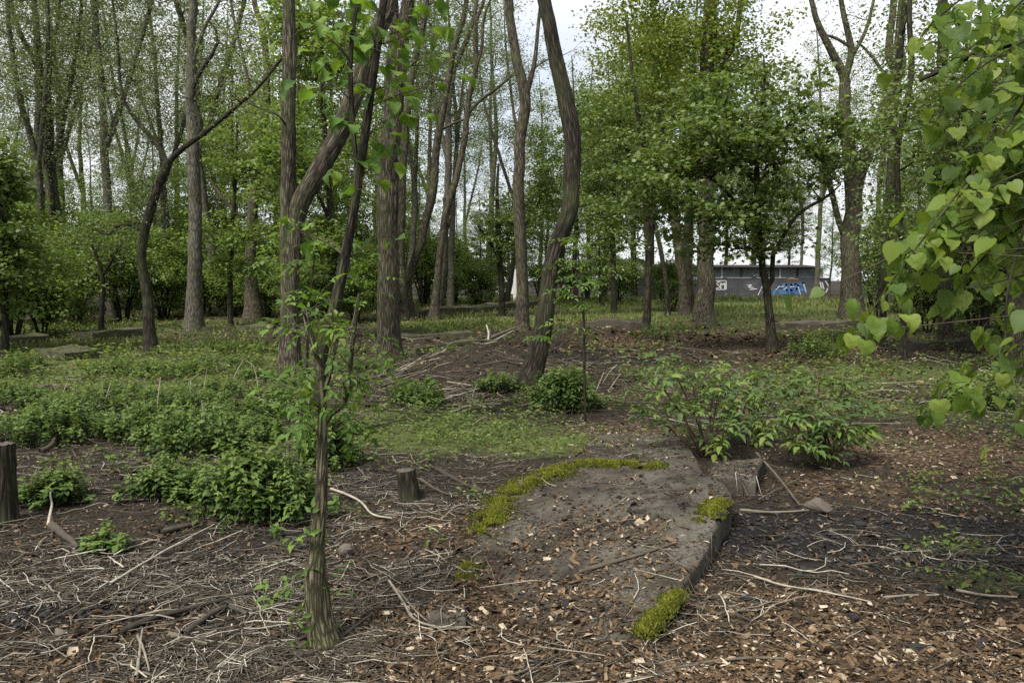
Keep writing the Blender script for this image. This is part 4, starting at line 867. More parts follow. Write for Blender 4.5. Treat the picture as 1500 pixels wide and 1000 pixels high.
def simple_leaf_mesh(name, mat, L, W, seed, heart=True, pet=.03):
    rg = np.random.default_rng(seed); mb = MB()
    rows = [(0, -.08, .16), (.05, -.06, .33), (.12, .02, .45), (.2, .12, .51), (.3, .24, .54), (.41, .36, .53), (.52, .48, .49), (.63, .6, .42), (.73, .71, .34), (.82, .81, .25), (.9, .89, .16), (.97, .97, .07), (1.08, 1.08, .0)] if heart else \
           [(0, 0, .04), (.1, .09, .24), (.22, .2, .4), (.38, .36, .47), (.55, .53, .43), (.72, .7, .3), (.86, .85, .16), (1.0, 1.0, .03), (1.05, 1.05, 0)]
    V = []; curl = rg.uniform(.08, .5); fold = rg.uniform(.05, .35); tw = rg.normal(0, .16)
    for i, (c_, e_, w_) in enumerate(rows):
        j = .02 * (1 if i % 2 else -1) if 0 < i < len(rows) - 2 else 0
        for u in (-1, -.5, 0, .5, 1):
            a_ = c_ + (e_ - c_) * abs(u) ** 1.3; w = (w_ + (j if abs(u) == 1 else 0)) * u
            V.append((pet + a_ * L, w * W, L * (fold * abs(u) * w_ - curl * a_ * a_ + tw * u * a_ + .035 * math.sin(i * 1.7 + u * 4 + seed))))
    V = np.array(V); k = len(rows)
    F = [(i * 5 + j, i * 5 + j + 1, i * 5 + j + 6, i * 5 + j + 5) for i in range(k - 1) for j in range(4)]
    mb.add(V, F); tube(mb, np.array([(0, 0, .0), (pet * .5, 0, .003), (pet + .02 * L, 0, 0)]), .0011, 3, 1, .5, False)
    return mb.mesh(name, [mat, M['stem_green']], True)
from mathutils import Matrix, Vector
def orient(o, p, d, nrm, s, root):
    d = Vector(d).normalized(); nrm = Vector(nrm); y = nrm.cross(d).normalized(); z = d.cross(y)
    Mx = Matrix(((d.x * s, y.x * s, z.x * s, p[0]), (d.y * s, y.y * s, z.y * s, p[1]), (d.z * s, y.z * s, z.z * s, p[2]), (0, 0, 0, 1)))
    o.parent = root; o.matrix_local = Matrix.Translation(-Vector(root.location)) @ Mx
SAPL = [leaflet_mesh('leaf', M['l_sapling'], k, .09 + .03 * k, .062, .52, 500 + k) for k in (2, 3, 2, 3)]
SAPB = [simple_leaf_mesh('leaf', M['l_sapling'], .074, .07, 520 + k, False) for k in range(3)]
sb = gp(474, 945); SY = sb[1]
srt = thing('sapling', 'young tree with pale corrugated mossy bark ending in leafy shoots at mid height', 'sapling', sb)
tm = MB()
def sstem(pts, hi, sides, flare=0, dyk=0.0, m=0):
    P, rad = px_stem(pts, SY, 1.0, [dyk * i for i in range(len(pts))])
    if flare: P = np.vstack((P[0] - (0, 0, .12), P)); rad = np.r_[rad[0], rad]
    L = np.linalg.norm(np.diff(P, axis=0), axis=1).sum(); k = max(8, int(L / .014))
    Q = spline(np.c_[P, rad], k); s = np.linspace(0, L, k); sa_ = np.r_[0, np.cumsum(np.linalg.norm(np.diff(Q[:, :3], axis=0), axis=1))]; s = np.linspace(0, sa_[-1], k); Q = np.stack([np.interp(s, sa_, Q[:, c_]) for c_ in range(4)], -1); rr = Q[:, 3] * (1 + flare * np.exp(-s / .12))
    tube(tm, Q[:, :3], rr, sides, m, .5, True, hi, 77, 1.4); return Q[:, :3], rr
S1, R1 = sstem([(478, 948, 46), (468, 905, 38), (463, 850, 34), (464, 805, 25), (469, 740, 20), (471, 700, 18.5), (472, 640, 17), (473, 600, 14), (470, 560, 12), (464, 520, 9), (452, 480, 6), (446, 455, 4)], .0075, 48, .5)
S2, R2 = sstem([(474, 622, 9), (486, 605, 9), (500, 594, 9), (509, 572, 9), (514, 521, 8), (521, 463, 7), (526, 430, 4)], .0015, 16)
S3, R3 = sstem([(471, 580, 8), (484, 545, 7), (492, 500, 6), (488, 460, 4), (480, 430, 3)], .001, 14)
obj('trunk', tm.mesh('trunk', M['bark_moss'], True, sb), srt)
sprays = [(440, 455, .07, .15, 6, 'p'), (422, 470, .06, .15, 5, 'p'), (470, 540, .07, .15, 6, 'p'), (505, 560, .07, .15, 6, 'p'), (540, 555, .07, .2, 6, 'p'), (400, 555, .07, .2, 5, 'p'), (430, 520, .07, .2, 6, 'p'), (560, 520, .06, .2, 4, 'p'), (475, 470, .06, .2, 6, 'p'), (520, 480, .07, .2, 5, 'p'), (430, 580, .07, .2, 6, 'p'), (520, 600, .07, .2, 5, 'p'), (455, 620, .06, .2, 4, 'p'),
          (430, 785, .05, .1, 4, 'p'), (425, 835, .05, .1, 5, 'p'), (445, 862, .04, .1, 4, 'p'), (470, 850, .03, .08, 3, 'p'), (438, 890, .03, .08, 2, 'p'), (415, 810, .03, .08, 2, 'p'), (530, 500, .05, .15, 4, 'p'), (450, 590, .06, .15, 5, 'p')]
tw = MB(); allS = np.vstack((S1, S2, S3)); rg = np.random.default_rng(91)
for (px, py, sp, dz, cnt, kind) in sprays:
    tw = MB(); c_ = at(px, py, SY + rg.uniform(-.12, .12)); d = c_ - allS; dist = np.linalg.norm(d, axis=1) + 1.2 * np.maximum(0, .5 * np.hypot(d[:, 0], d[:, 1]) - d[:, 2])
    p0 = allS[int(np.argmin(dist))]; Q = curve_to(p0, c_, rg, .1, 7); tube(tw, Q, np.linspace(.004, .0015, 7), 4, 0, .5, False)
    for i in range(cnt):
        t = rg.uniform(.35, 1); q = Q[int(t * 6)]; p1 = c_ * t + p0 * (1 - t) + rg.normal(0, 1, 3) * (sp * .5, sp * .5, sp * .32); p1 = q + (p1 - q) * min(1, sp / (np.linalg.norm(p1 - q) + 1e-6))
        tube(tw, curve_to(q, p1, rg, .05, 4), np.linspace(.0016, .001, 4), 3, 0, .5, False)
        o = obj('leaf', (SAPL if kind == 'p' else SAPB)[rg.integers(0, 3)])
        dd = unit((p1 - q) * (1, 1, .3) + rg.normal(0, .05, 3)) + (0, 0, -.3); orient(o, p1, dd, (rg.normal(0, .35), rg.normal(0, .35) - .25, 1), rg.uniform(.75, 1.25) * (1.05 if kind == 'b' else .72), srt)
    obj('twig', tw.mesh('twig', M['twig'], True, sb), srt)

lt_b = gp(468, 640); lrt2 = thing('leaning_tree', 'slim dark brown tree leaning right behind the corrugated sapling, large leaves at its top', 'tree', lt_b)
tm = MB(); LY = lt_b[1]; LS = []
for pts, fl in (([(466, 642, 20), (468, 590, 18), (470, 538, 17), (478, 490, 17), (492, 446, 17), (505, 378, 15), (518, 310, 14), (531, 221, 13), (541, 150, 12), (551, 80, 11), (562, 0, 10), (580, -150, 7), (600, -320, 4)], .3), ([(525, 260, 8), (518, 200, 8), (513, 102, 7), (518, 34, 6), (524, 0, 6), (535, -90, 3)], 0)):
    P, rad = px_stem(pts, LY); 
    if fl: P = np.vstack((P[0] - (0, 0, .12), P)); rad = np.r_[rad[0] * 1.2, rad]
    L = np.linalg.norm(np.diff(P, axis=0), axis=1).sum(); k = int(L / .03); Q = spline(np.c_[P, rad], k); sa_ = np.r_[0, np.cumsum(np.linalg.norm(np.diff(Q[:, :3], axis=0), axis=1))]; s_ = np.linspace(0, sa_[-1], k)
    Q = np.stack([np.interp(s_, sa_, Q[:, c_]) for c_ in range(4)], -1); tube(tm, Q[:, :3], Q[:, 3], 28, 0, .5, True, .007, 61 + len(pts), 1.2); LS.append(Q[:, :3])
obj('trunk', tm.mesh('trunk', M['bark_dark'], True, lt_b), lrt2); LS = np.vstack(LS); rg = np.random.default_rng(92)
for (px, py, sp, cnt) in ((552, 190, .3, 11), (588, 165, .25, 8), (530, 120, .35, 11), (575, 120, .3, 11), (500, 70, .35, 10), (545, 50, .35, 13), (600, 40, .3, 9), (475, 130, .28, 8), (560, 10, .4, 13), (625, 30, .28, 8), (490, 20, .35, 9), (518, 230, .2, 6), (640, 110, .25, 7), (455, 40, .3, 8), (520, -30, .4, 10), (590, -40, .4, 10), (560, 240, .2, 5), (575, 345, .14, 4), (410, 325, .14, 4), (440, 340, .14, 4)):
    c_ = at(px, py, LY + rg.uniform(-.3, .3)); d = c_ - LS; p0 = LS[int(np.argmin(np.linalg.norm(d, axis=1) + 1.2 * np.maximum(0, .5 * np.hypot(d[:, 0], d[:, 1]) - d[:, 2])))]; Q = curve_to(p0, c_, rg, .1, 7); tw = MB(); tube(tw, Q, np.linspace(.008, .003, 7), 5, 0, .5, False)
    for i in range(cnt):
        q = Q[rg.integers(2, 7)]; p1 = q + rg.normal(0, sp * .5, 3) * (1, 1, .7); tube(tw, curve_to(q, p1, rg, .05, 4), np.linspace(.003, .0015, 4), 3, 0, .5, False)
        o = obj('leaf', SAPB[rg.integers(0, 3)]); orient(o, p1, unit((p1 - q) * (1, 1, .3) + rg.normal(0, .08, 3)) + (0, 0, -.35), (rg.normal(0, .4), rg.normal(0, .4) - .25, 1), rg.uniform(1.3, 2.3), lrt2)
    obj('twig', tw.mesh('twig', M['twig'], True, lt_b), lrt2)
# ------------------------------------------------------------------ linden branch hanging in from the right (tree stands just out of frame)
LIN = [simple_leaf_mesh('leaf', M['l_linden'], .086, .092, 540 + k, True, .04) for k in range(9)]
lb_ = np.array((3.3, 2.9, 0.0)); lb_[2] = float(height(3.3, 2.9))
lrt = thing('linden_tree', 'linden tree with large heart shaped leaves on drooping branches', 'tree', lb_)
tm = MB(); lt = spline(np.array([lb_ + (0, 0, -.2), lb_ + (.02, 0, 1.2), lb_ + (0, .05, 2.6), lb_ + (-.05, .1, 4.2), lb_ + (0, .2, 7)]), 60)
tube(tm, lt, np.linspace(.16, .05, 60), 18, 0, .5, True, .006, 8)
l1 = spline(np.array([lb_ + (0, 0, 2.3), lb_ + (-.5, -.05, 2.75), lb_ + (-1.0, -.1, 2.85), lb_ + (-1.5, -.1, 2.75)]), 24); tube(tm, l1, np.linspace(.05, .015, 24), 9)
l2 = spline(np.array([lb_ + (0, 0, 1.5), lb_ + (-.5, 0, 1.9), lb_ + (-.95, .0, 1.95), lb_ + (-1.25, 0, 1.85)]), 24); tube(tm, l2, np.linspace(.04, .012, 24), 9)
l3 = spline(np.array([lb_ + (0, .05, 2.0), lb_ + (-.3, .8, 2.6), lb_ + (-.6, 1.5, 2.8), lb_ + (-.9, 1.9, 2.7)]), 24); tube(tm, l3, np.linspace(.045, .012, 24), 9)
l4 = spline(np.array([lb_ + (0, .05, 1.1), lb_ + (-.3, .3, 1.45), lb_ + (-.8, .2, 1.4), lb_ + (-1.2, .1, 1.25)]), 24); tube(tm, l4, np.linspace(.035, .012, 24), 9)
LALL = np.vstack((l1, l2, l3, l4))
TW = [([(1500, 150, 2.75), (1440, 235, 2.72), (1390, 300, 2.68), (1330, 380, 2.64), (1278, 452, 2.6), (1252, 492, 2.6)], 50), ([(1500, 330, 2.8), (1476, 430, 2.75), (1468, 510, 2.72), (1420, 545, 2.7), (1385, 575, 2.68), (1352, 612, 2.66)], 32),
      ([(1480, -50, 2.7), (1420, -10, 2.66), (1368, 32, 2.62), (1345, 60, 2.6)], 20), ([(1500, 60, 2.9), (1450, 90, 2.85), (1400, 130, 2.8), (1370, 180, 2.8)], 20), ([(1510, 190, 2.8), (1450, 220, 2.8), (1400, 280, 2.75), (1360, 350, 2.7), (1330, 430, 2.7)], 40),
      ([(1520, 320, 2.9), (1470, 350, 2.9), (1420, 400, 2.85), (1385, 450, 2.8)], 18), ([(1530, 470, 2.9), (1490, 520, 2.85), (1450, 560, 2.8), (1430, 600, 2.8)], 12), ([(1520, -20, 3.1), (1470, 30, 3.1), (1440, 80, 3.0), (1420, 140, 3.0)], 20),
      ([(1530, 560, 2.9), (1500, 600, 2.85), (1480, 640, 2.8)], 4), ([(1520, 120, 3.4), (1470, 170, 3.5), (1430, 240, 3.5), (1400, 330, 3.5)], 26), ([(1530, 260, 3.6), (1480, 310, 3.7), (1450, 380, 3.7)], 20), ([(1540, 0, 3.8), (1490, 40, 3.9), (1440, 60, 3.9), (1390, 90, 4.0)], 26)]
rg = np.random.default_rng(17)
for pts, cnt in TW:
    P = np.array([at(*p) for p in pts]); p0 = P[0]; d = p0 - LALL; i = int(np.argmin(np.linalg.norm(d, axis=1) + 2 * np.maximum(0, d[:, 2])))
    Q = np.vstack((curve_to(LALL[i], p0, rg, .1, 8)[:-1], spline(P, 20))); tube(tm, Q, np.linspace(.0055, .0016, len(Q)), 6, 0, .5, True)
    S = Q[7:]
    for q in range(cnt):
        k = min(len(S) - 2, int((q + rg.random()) / cnt * (len(S) - 1))); t = unit(S[k + 1] - S[k]); side = unit(np.cross(t, (0, 0, 1))) * (1 if q % 2 else -1)
        p = S[k] + rg.normal(0, .012, 3)
        if rg.random() < .4:
            p2 = p + side * rg.uniform(.03, .10) + (0, 0, rg.uniform(-.06, .03)); tube(tm, np.array([p, (p + p2) / 2 + (0, 0, .006), p2]), .0012, 4, 0); p = p2
        dd = side * .8 + t * .6 + np.array((0, 0, -.75)) + rg.normal(0, .25, 3); nn = np.array((0, -.35, 1)) + side * .3 + rg.normal(0, .3, 3)
        o = obj('leaf', LIN[rg.integers(0, 9)]); orient(o, p, dd, nn, rg.uniform(.4, .78), lrt)
obj('trunk', tm.mesh('trunk', M['bark_dark'], True, lb_), lrt)
# upper linden crown above the frame
LR = np.array([at(rg.uniform(1370, 1560), rg.uniform(-40, 430), rg.uniform(2.7, 4.2)) for _ in range(56)] + [at(1480 - 200 * t + rg.normal(0, 30), 200 + 270 * t + rg.normal(0, 30), rg.uniform(2.65, 3.0)) for t in rg.random(22)] + [at(rg.uniform(1420, 1540), rg.uniform(430, 560), rg.uniform(2.9, 3.6)) for _ in range(12)])
bm = MB()
for c_ in LR:
    i = int(np.argmin(np.linalg.norm(c_ - l3, axis=1))); Q = curve_to(l3[i], c_, rg, .12, 7); tube(bm, Q, np.linspace(.005, .0015, 7), 4, 1, .5, False); k_ = 13
    p = Q[rg.integers(3, 7, k_)] + rg.normal(0, .05, (k_, 3)); ll = rg.uniform(.045, .075, k_)
    leaves(bm, p, rg.normal(0, .5, (k_, 3)) + (0, 0, -.7), rg.normal(0, .35, (k_, 3)) + (0, -.3, 1), ll, ll * .98, T_HE, rg.random(k_) * .8)
tag(obj('inner_foliage', bm.mesh('inner_foliage', [M['l_linden_in'], M['twig']], True, lb_), lrt), kind='stuff')
cm = MB(); kk = 1200; v = unit(rg.normal(0, 1, (kk, 3))) * rg.uniform(.5, 1, (kk, 1)) * (1.9, 1.9, 1.6) + lb_ + (0.2, .6, 5.6)
leaves(cm, v, rg.normal(0, .6, (kk, 3)) + (0, 0, -.4), rg.normal(0, .4, (kk, 3)) + (0, 0, 1), .11, .1, T_OV, rg.random(kk))
tag(obj('crown', cm.mesh('crown', M['l_bright'], False, lb_), lrt), kind='stuff')

# ------------------------------------------------------------------ elder shrubs behind the slab, single pinnate leaves
ELD = [leaflet_mesh('leaf', M['l_elder'], 2, .13, .105, .5, 560 + k, .03) for k in range(5)]
def elder(label, base, tips, nleaf, seed, s=1.0):
    rg = np.random.default_rng(seed); b_ = gp(*base); rt = thing('elder_shrub', label, 'shrub', b_); mb = MB()
    for (px, py, dy, w) in tips:
        t = at(px, py, b_[1] + dy); p0 = b_ + (rg.normal(0, .04), rg.normal(0, .04), -.05)
        Q = spline(np.array([p0, p0 * .6 + t * .4 + (0, 0, .04) + rg.normal(0, .03, 3), p0 * .25 + t * .75 + (0, 0, .05), t]), 14)
        tube(mb, Q, np.linspace(.011, .004, 14) * w, 7, 0, .5)
        for i in range(int(nleaf * 1.7)):
            k = int(np.clip(13 - abs(rg.normal(0, 4.6)), 3, 13)); p = Q[k] + rg.normal(0, .012, 3); a = rg.uniform(0, 6.28); d = np.array((math.cos(a), math.sin(a), rg.uniform(-.45, .55)))
            o = obj('leaf', ELD[rg.integers(0, 5)]); orient(o, p, d, (rg.normal(0, .25), rg.normal(0, .25) - .15, 1), rg.uniform(.5, 1.0) * s, rt)
    obj('stems', mb.mesh('stems', M['stem_red'], True, b_), rt)
elder('elder shrub with reddish stems growing from the gap behind the mossy slab', (1040, 668),
      [(945, 540, -.1, 1), (975, 522, .1, 1), (1005, 530, .2, .9), (940, 600, -.1, .8), (1020, 570, 0, .9), (990, 585, -.2, 1), (1055, 560, .15, .9), (1085, 580, .1, .8), (1095, 610, -.1, .8), (1070, 620, -.25, .7), (1050, 530, .3, .8)], 9, 71)
elder('broad elder shrub standing alone on wood chips right of the concrete blocks', (1213, 682),
      [(1120, 565, 0, .9), (1155, 548, .15, 1), (1195, 540, .2, 1), (1235, 555, .1, 1), (1268, 590, 0, .8), (1262, 625, .1, .8), (1150, 610, -.15, .9), (1190, 605, -.2, 1), (1225, 615, -.2, .9), (1125, 620, 0, .7), (1175, 585, .1, .8), (1245, 640, -.1, .7), (1180, 645, -.2, .6)], 9, 72)
elder('small low elder regrowth spreading between the two larger elder shrubs', (1105, 655), [(1095, 580, .3, .6), (1125, 590, .4, .6), (1070, 590, .4, .6), (1120, 545, .6, .7), (1085, 535, .8, .7), (1060, 545, .6, .6), (1145, 560, .5, .6), (1100, 615, .1, .5)], 9, 73, .95)

# thin yellow-green sapling in front of the crooked trunk
def thin_sapling(label, base, pts, sprays_, seed, s=1.0, mat=None, name='sapling'):
    rg = np.random.default_rng(seed); b_ = gp(*base); rt = thing(name, label, 'sapling', b_); mb = MB()
    P, rad = px_stem(pts, b_[1]); P = np.vstack((b_ - (0, 0, .08), P)); rad = np.r_[rad[0], rad]
    Q = spline(np.c_[P, rad], 40); tube(mb, Q[:, :3], Q[:, 3], 8)
    for (px, py, cnt, sp) in sprays_:
        c_ = at(px, py, b_[1] + rg.uniform(-.2, .2)); d = c_ - Q[:, :3]; i = int(np.argmin(np.linalg.norm(d, axis=1) + np.maximum(0, .4 * np.hypot(d[:, 0], d[:, 1]) - d[:, 2])))
        W_ = curve_to(Q[i, :3], c_, rg, .08, 6); tube(mb, W_, np.linspace(.004, .0015, 6), 4)
        for k in range(cnt):
            p = W_[rg.integers(2, 6)] + rg.normal(0, sp, 3) * (.35, .35, .2); o = obj('leaf', SAPL[rg.integers(0, 4)]); a = rg.uniform(0, 6.28)
            orient(o, p, (math.cos(a), math.sin(a), -.15), (rg.normal(0, .3), rg.normal(0, .3), 1), rg.uniform(.8, 1.25) * s, rt)
    obj('stem', mb.mesh('stem', M['bark_dark'], True, b_), rt)
thin_sapling('thin sapling with yellow green leaf sprays in front of the crooked dark trunk', (857, 618), [(857, 616, 4), (856, 540, 4), (855, 470, 4), (850, 400, 3), (842, 345, 2)],
             [(835, 350, 9, .12), (850, 365, 8, .12), (815, 385, 8, .12), (870, 380, 7, .12), (820, 420, 7, .12), (875, 410, 6, .12), (845, 400, 8, .1), (815, 468, 7, .1), (885, 440, 6, .1), (790, 495, 5, .1), (900, 405, 4, .1), (860, 440, 6, .1)], 81, .85)
thin_sapling('leafy sapling with light green sprays between forked robinia and corrugated foreground stem', (455, 600), [(455, 598, 5), (450, 540, 5), (452, 470, 4), (458, 400, 3), (465, 340, 2)],
             [(400, 350, 8, .14), (430, 380, 8, .14), (480, 350, 8, .14), (510, 400, 7, .14), (380, 390, 6, .14), (450, 430, 8, .12), (540, 370, 6, .12), (560, 410, 6, .12), (490, 520, 6, .12), (410, 560, 6, .1), (420, 310, 6, .12)], 82, 1.1)

# ------------------------------------------------------------------ nettles
def nettle_mesh(seed, h=.42):
    rg = np.random.default_rng(seed); mb = MB(); top = np.array((rg.normal(0, .04), rg.normal(0, .04), h)); Q = spline(np.array([(0, 0, -.04), top * (.4, .4, .5) + rg.normal(0, .008, 3), top]), 6)
    tube(mb, Q, np.linspace(.0035, .0015, 6), 4, 1, .5, False)
    P, D, L, Rn = [], [], [], []
    for i, t in enumerate((.3, .45, .58, .7, .8, .89, .96, 1.0)):
        a0 = i * math.pi / 2 + rg.normal(0, .3); ll = (.058, .07, .076, .075, .068, .056, .042, .03)[i]
        for k in (0, math.pi):
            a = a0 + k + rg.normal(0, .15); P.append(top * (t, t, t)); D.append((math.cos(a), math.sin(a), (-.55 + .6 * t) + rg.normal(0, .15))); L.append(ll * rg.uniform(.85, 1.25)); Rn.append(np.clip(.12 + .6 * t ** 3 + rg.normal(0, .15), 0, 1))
    P, D, L = np.array(P), np.array(D), np.array(L)
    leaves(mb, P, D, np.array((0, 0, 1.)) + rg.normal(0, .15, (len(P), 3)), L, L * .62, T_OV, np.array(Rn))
    return mb
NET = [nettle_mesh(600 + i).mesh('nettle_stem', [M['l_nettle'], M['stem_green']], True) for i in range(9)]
def clump(label, px, py, wpx, hpx, cnt, seed, name='nettle_clump', group=None):
    rg = np.random.default_rng(seed); b_ = gp(px, py); s_ = b_[1] / FPX; rx = wpx * s_ / 2; hh = hpx * s_; b_[1] += rx * .7; b_[2] = float(height(b_[0], b_[1]))
    rt = thing(name, label, 'nettles', b_, 0, group)
    for i in range(int(cnt * 1.9)):
        a = rg.uniform(0, 6.28); q = math.sqrt(rg.random()) * (.75 + .5 * float(vn(math.cos(a) * 1.5 + seed, math.sin(a) * 1.5, 0, seed))) * (1.5 if rg.random() < .14 else 1); x_, y_ = b_[0] + math.cos(a) * q * rx, b_[1] + math.sin(a) * q * rx * .85
        o = obj('stem', NET[rg.integers(0, 9)], rt, (x_ - b_[0], y_ - b_[1], float(surf(x_, y_)) - b_[2]))
        k = hh / .42 * max(.3, 1 - .5 * q * q) * rg.uniform(.6, 1.2); kw = np.clip(k, .75, 1.25) * rg.uniform(.9, 1.15)
        o.scale = (kw, kw, k); o.rotation_euler = (rg.normal(0, .06) - .35 * q * math.sin(a) , .35 * q * math.cos(a) + rg.normal(0, .06), rg.uniform(0, 6.28))
clump('large bushy nettle clump beside the corrugated foreground sapling', 355, 772, 190, 105, 120, 1)
clump('lower nettle clump joined to the left flank of the large bushy one', 235, 740, 130, 60, 60, 2)
clump('nettle clump tucked behind the dark cut post at the clearing edge', 62, 742, 85, 62, 45, 3)
clump('small nettle plant alone among dry stalks', 145, 815, 60, 45, 9, 4, 'nettle_plant')
clump('nettle clump right behind the corrugated sapling stem', 470, 690, 95, 80, 55, 5)
clump('wide nettle clump growing below the brush mound', 606, 597, 85, 38, 50, 6)
clump('low nettle clump at the foot of the crooked dark trunk', 728, 578, 70, 32, 40, 7)
clump('round dense nettle clump right of the crooked dark trunk', 830, 606, 92, 68, 85, 8)
clump('dark nettle clump beside the young maple foot', 1203, 526, 80, 34, 50, 9)
clump('nettle clump at the foot of the broad dark trunk', 1455, 602, 95, 45, 55, 10)
clump('long nettle bank in the clearing, its darkest corner', 50, 655, 170, 60, 90, 11)
clump('long nettle bank in the clearing, low middle stretch', 190, 652, 150, 55, 80, 12)
clump('long nettle bank in the clearing, tall end above the bushy clump', 270, 672, 170, 70, 90, 13)
for i, (px, py, w, h, c_) in enumerate(((-10, 600, 120, 40, 40), (90, 612, 140, 38, 55), (230, 610, 160, 40, 60), (330, 625, 140, 42, 50), (400, 610, 110, 40, 40), (150, 590, 120, 30, 40), (300, 590, 120, 32, 40), (420, 585, 100, 34, 35), (370, 650, 100, 35, 35), (160, 550, 130, 24, 45), (230, 555, 130, 24, 45), (310, 545, 120, 26, 40),
                                      (10, 555, 70, 34, 25), (350, 520, 120, 22, 40), (290, 515, 120, 20, 40), (380, 560, 90, 24, 30), (540, 545, 70, 22, 25), (620, 548, 40, 14, 14), (960, 500, 70, 22, 26), (1000, 495, 70, 22, 26), (640, 490, 50, 16, 18), (1060, 470, 60, 20, 20), (700, 478, 70, 14, 22), (500, 640, 60, 30, 18), (30, 540, 60, 22, 20), (1240, 500, 70, 20, 20))):
    _q = gp(px, py); _d, _nm = min((float(np.linalg.norm(gp(a_, b_)[:2] - _q[:2])), nm_) for a_, b_, nm_ in ((425, 552, 'forked robinia foot'), (573, 533, 'thick robinia foot'), (776, 563, 'crooked dark trunk'), (222, 518, 'dark twisted forked tree'), (284, 484, 'pale straight trunk'), (50, 655, 'dark corner of the nettle bank'), (190, 652, 'middle of the nettle bank'), (270, 672, 'tall end of the nettle bank'), (100, 523, 'broken slab edge'), (50, 572, 'bleached branch'), (950, 484, 'litter heap'), (1031, 478, 'thick straight grey trunk'), (765, 485, 'slim straight trunk'), (598, 468, 'slender twin trunks'), (1130, 516, 'young maple foot'), (468, 640, 'leaning slim tree')))
    NPC = globals().setdefault('NPC', {}); NPC[_nm] = NPC.get(_nm, 0) + 1
    clump('low spreading nettle patch ' + ('', 'nearest', 'second nearest', 'third nearest', 'fourth nearest', 'fifth nearest')[min(5, NPC[_nm])] + ' to the ' + _nm, px, py, w, h, c_, 30 + i, 'nettle_patch', 'low nettle patches of the clearing')

# ------------------------------------------------------------------ stumps, stones
def stump(name, label, px, py, wpx, hpx, seed, lean=(0, 0), mat='bark_dark'):
    b_ = gp(px, py); s_ = b_[1] / FPX; r = wpx * s_ / 2; h = hpx * s_; rt = thing(name, label, 'stump', b_)
    mb = MB(); z = np.linspace(-.1, h, 26); P = np.c_[lean[0] * z, lean[1] * z, z]; tube(mb, P, r * (1 + .18 * np.exp(-np.clip(z, 0, 9) / .06)), 40, 0, .5, False, r * .16, seed, 1.2)
    obj('bark', mb.mesh('bark', M[mat], True), rt)
    mb = MB(); th = np.linspace(0, 6.283, 24, endpoint=False); q = np.random.default_rng(seed)
    V = [(lean[0] * h, lean[1] * h, h - .002)]
    for rr_ in (.35, .7, .98): V += [(lean[0] * h + math.cos(t) * r * rr_, lean[1] * h + math.sin(t) * r * rr_, h - .004 + q.normal(0, .004)) for t in th]
    F3 = [(0, 1 + i, 1 + (i + 1) % 24) for i in range(24)]; F4 = [(1 + k * 24 + i, 25 + k * 24 + i, 25 + k * 24 + (i + 1) % 24, 1 + k * 24 + (i + 1) % 24) for k in range(2) for i in range(24)]
    mb.add(V, F3, .55); mb.add(V, F4, .6); obj('cut_face', mb.mesh('cut_face', M['wood'], True), rt)
stump('tree_stump', 'short sawn stump leaning slightly beside the slab among dry stalks', 600, 730, 29, 44, 3, (-.12, 0))
stump('cut_post', 'tall dark rotten stump standing before a small nettle clump', 6, 765, 36, 120, 4, (.02, 0))
def rock_mesh(seed, sub=(9, 14), flatn=.7):
    rg = np.random.default_rng(seed); u = np.linspace(0, math.pi, sub[0]); v = np.linspace(0, 2 * math.pi, sub[1], endpoint=False)
    U, V_ = np.meshgrid(u, v, indexing='ij'); D = np.stack((np.sin(U) * np.cos(V_), np.sin(U) * np.sin(V_), np.cos(U)), -1)
    r = .5 + .45 * (vn(D[..., 0] * 1.4 + seed, D[..., 1] * 1.4, D[..., 2] * 1.4, seed) - .5) + .15 * (vn(D[..., 0] * 4, D[..., 1] * 4 + seed, D[..., 2] * 4, seed) - .5)
    for _ in range(5):
        nrm = unit(rg.normal(0, 1, 3)); cut = rg.uniform(.3, .42); d = (D * r[..., None]) @ nrm; r = np.where(d > cut, r * cut / np.maximum(d, 1e-6), r)
    P = (D * r[..., None] * (1, .8, flatn)).reshape(-1, 3); a, b_ = sub
    i = np.arange(a - 1)[:, None] * b_; j = np.arange(b_)[None]; j2 = (j + 1) % b_
    return P, np.stack((i + j, i + b_ + j, i + b_ + j2, i + j2), -1).reshape(-1, 4)
RK = []
for i in range(6):
    for mt in ('stone', 'rubble'):
        mb = MB(); P, F = rock_mesh(40 + i); mb.add(P, F, .25 + .1 * i); RK.append(mb.mesh('rock', M[mt], False))
def rock(name, label, px, py, wpx, v, dark, sc=(1, 1, 1), rz=0.0, group=None):
    b_ = gp(px, py); s_ = wpx * b_[1] / FPX; b_[2] = float(surf(b_[0], b_[1])) + .2 * s_ * sc[2]
    o = obj(name, RK[(v % 6) * 2 + (1 if dark else 0)], None, b_); o.scale = (s_ * sc[0], s_ * sc[1], s_ * sc[2]); o.rotation_euler = (.1, .1, rz); return tag(o, label, 'stone', group)
rock('stone', 'rounded brown stone lying right of the concrete block', 1200, 752, 42, 0, False, (1, .8, .9))
rock('stone', 'brown lump of stone behind the corrugated sapling foot', 507, 812, 26, 1, False)
rock('stone', 'grey stone half sunk in straw near the charred lumps', 90, 930, 22, 2, False)
rock('stone', 'pale flat stone chip on the dark rubble strip', 1277, 783, 26, 3, False, (1, .5, .3))
rock('stone', 'whitish stone flake on the dark rubble strip', 1407, 788, 20, 4, False, (1, .6, .6))
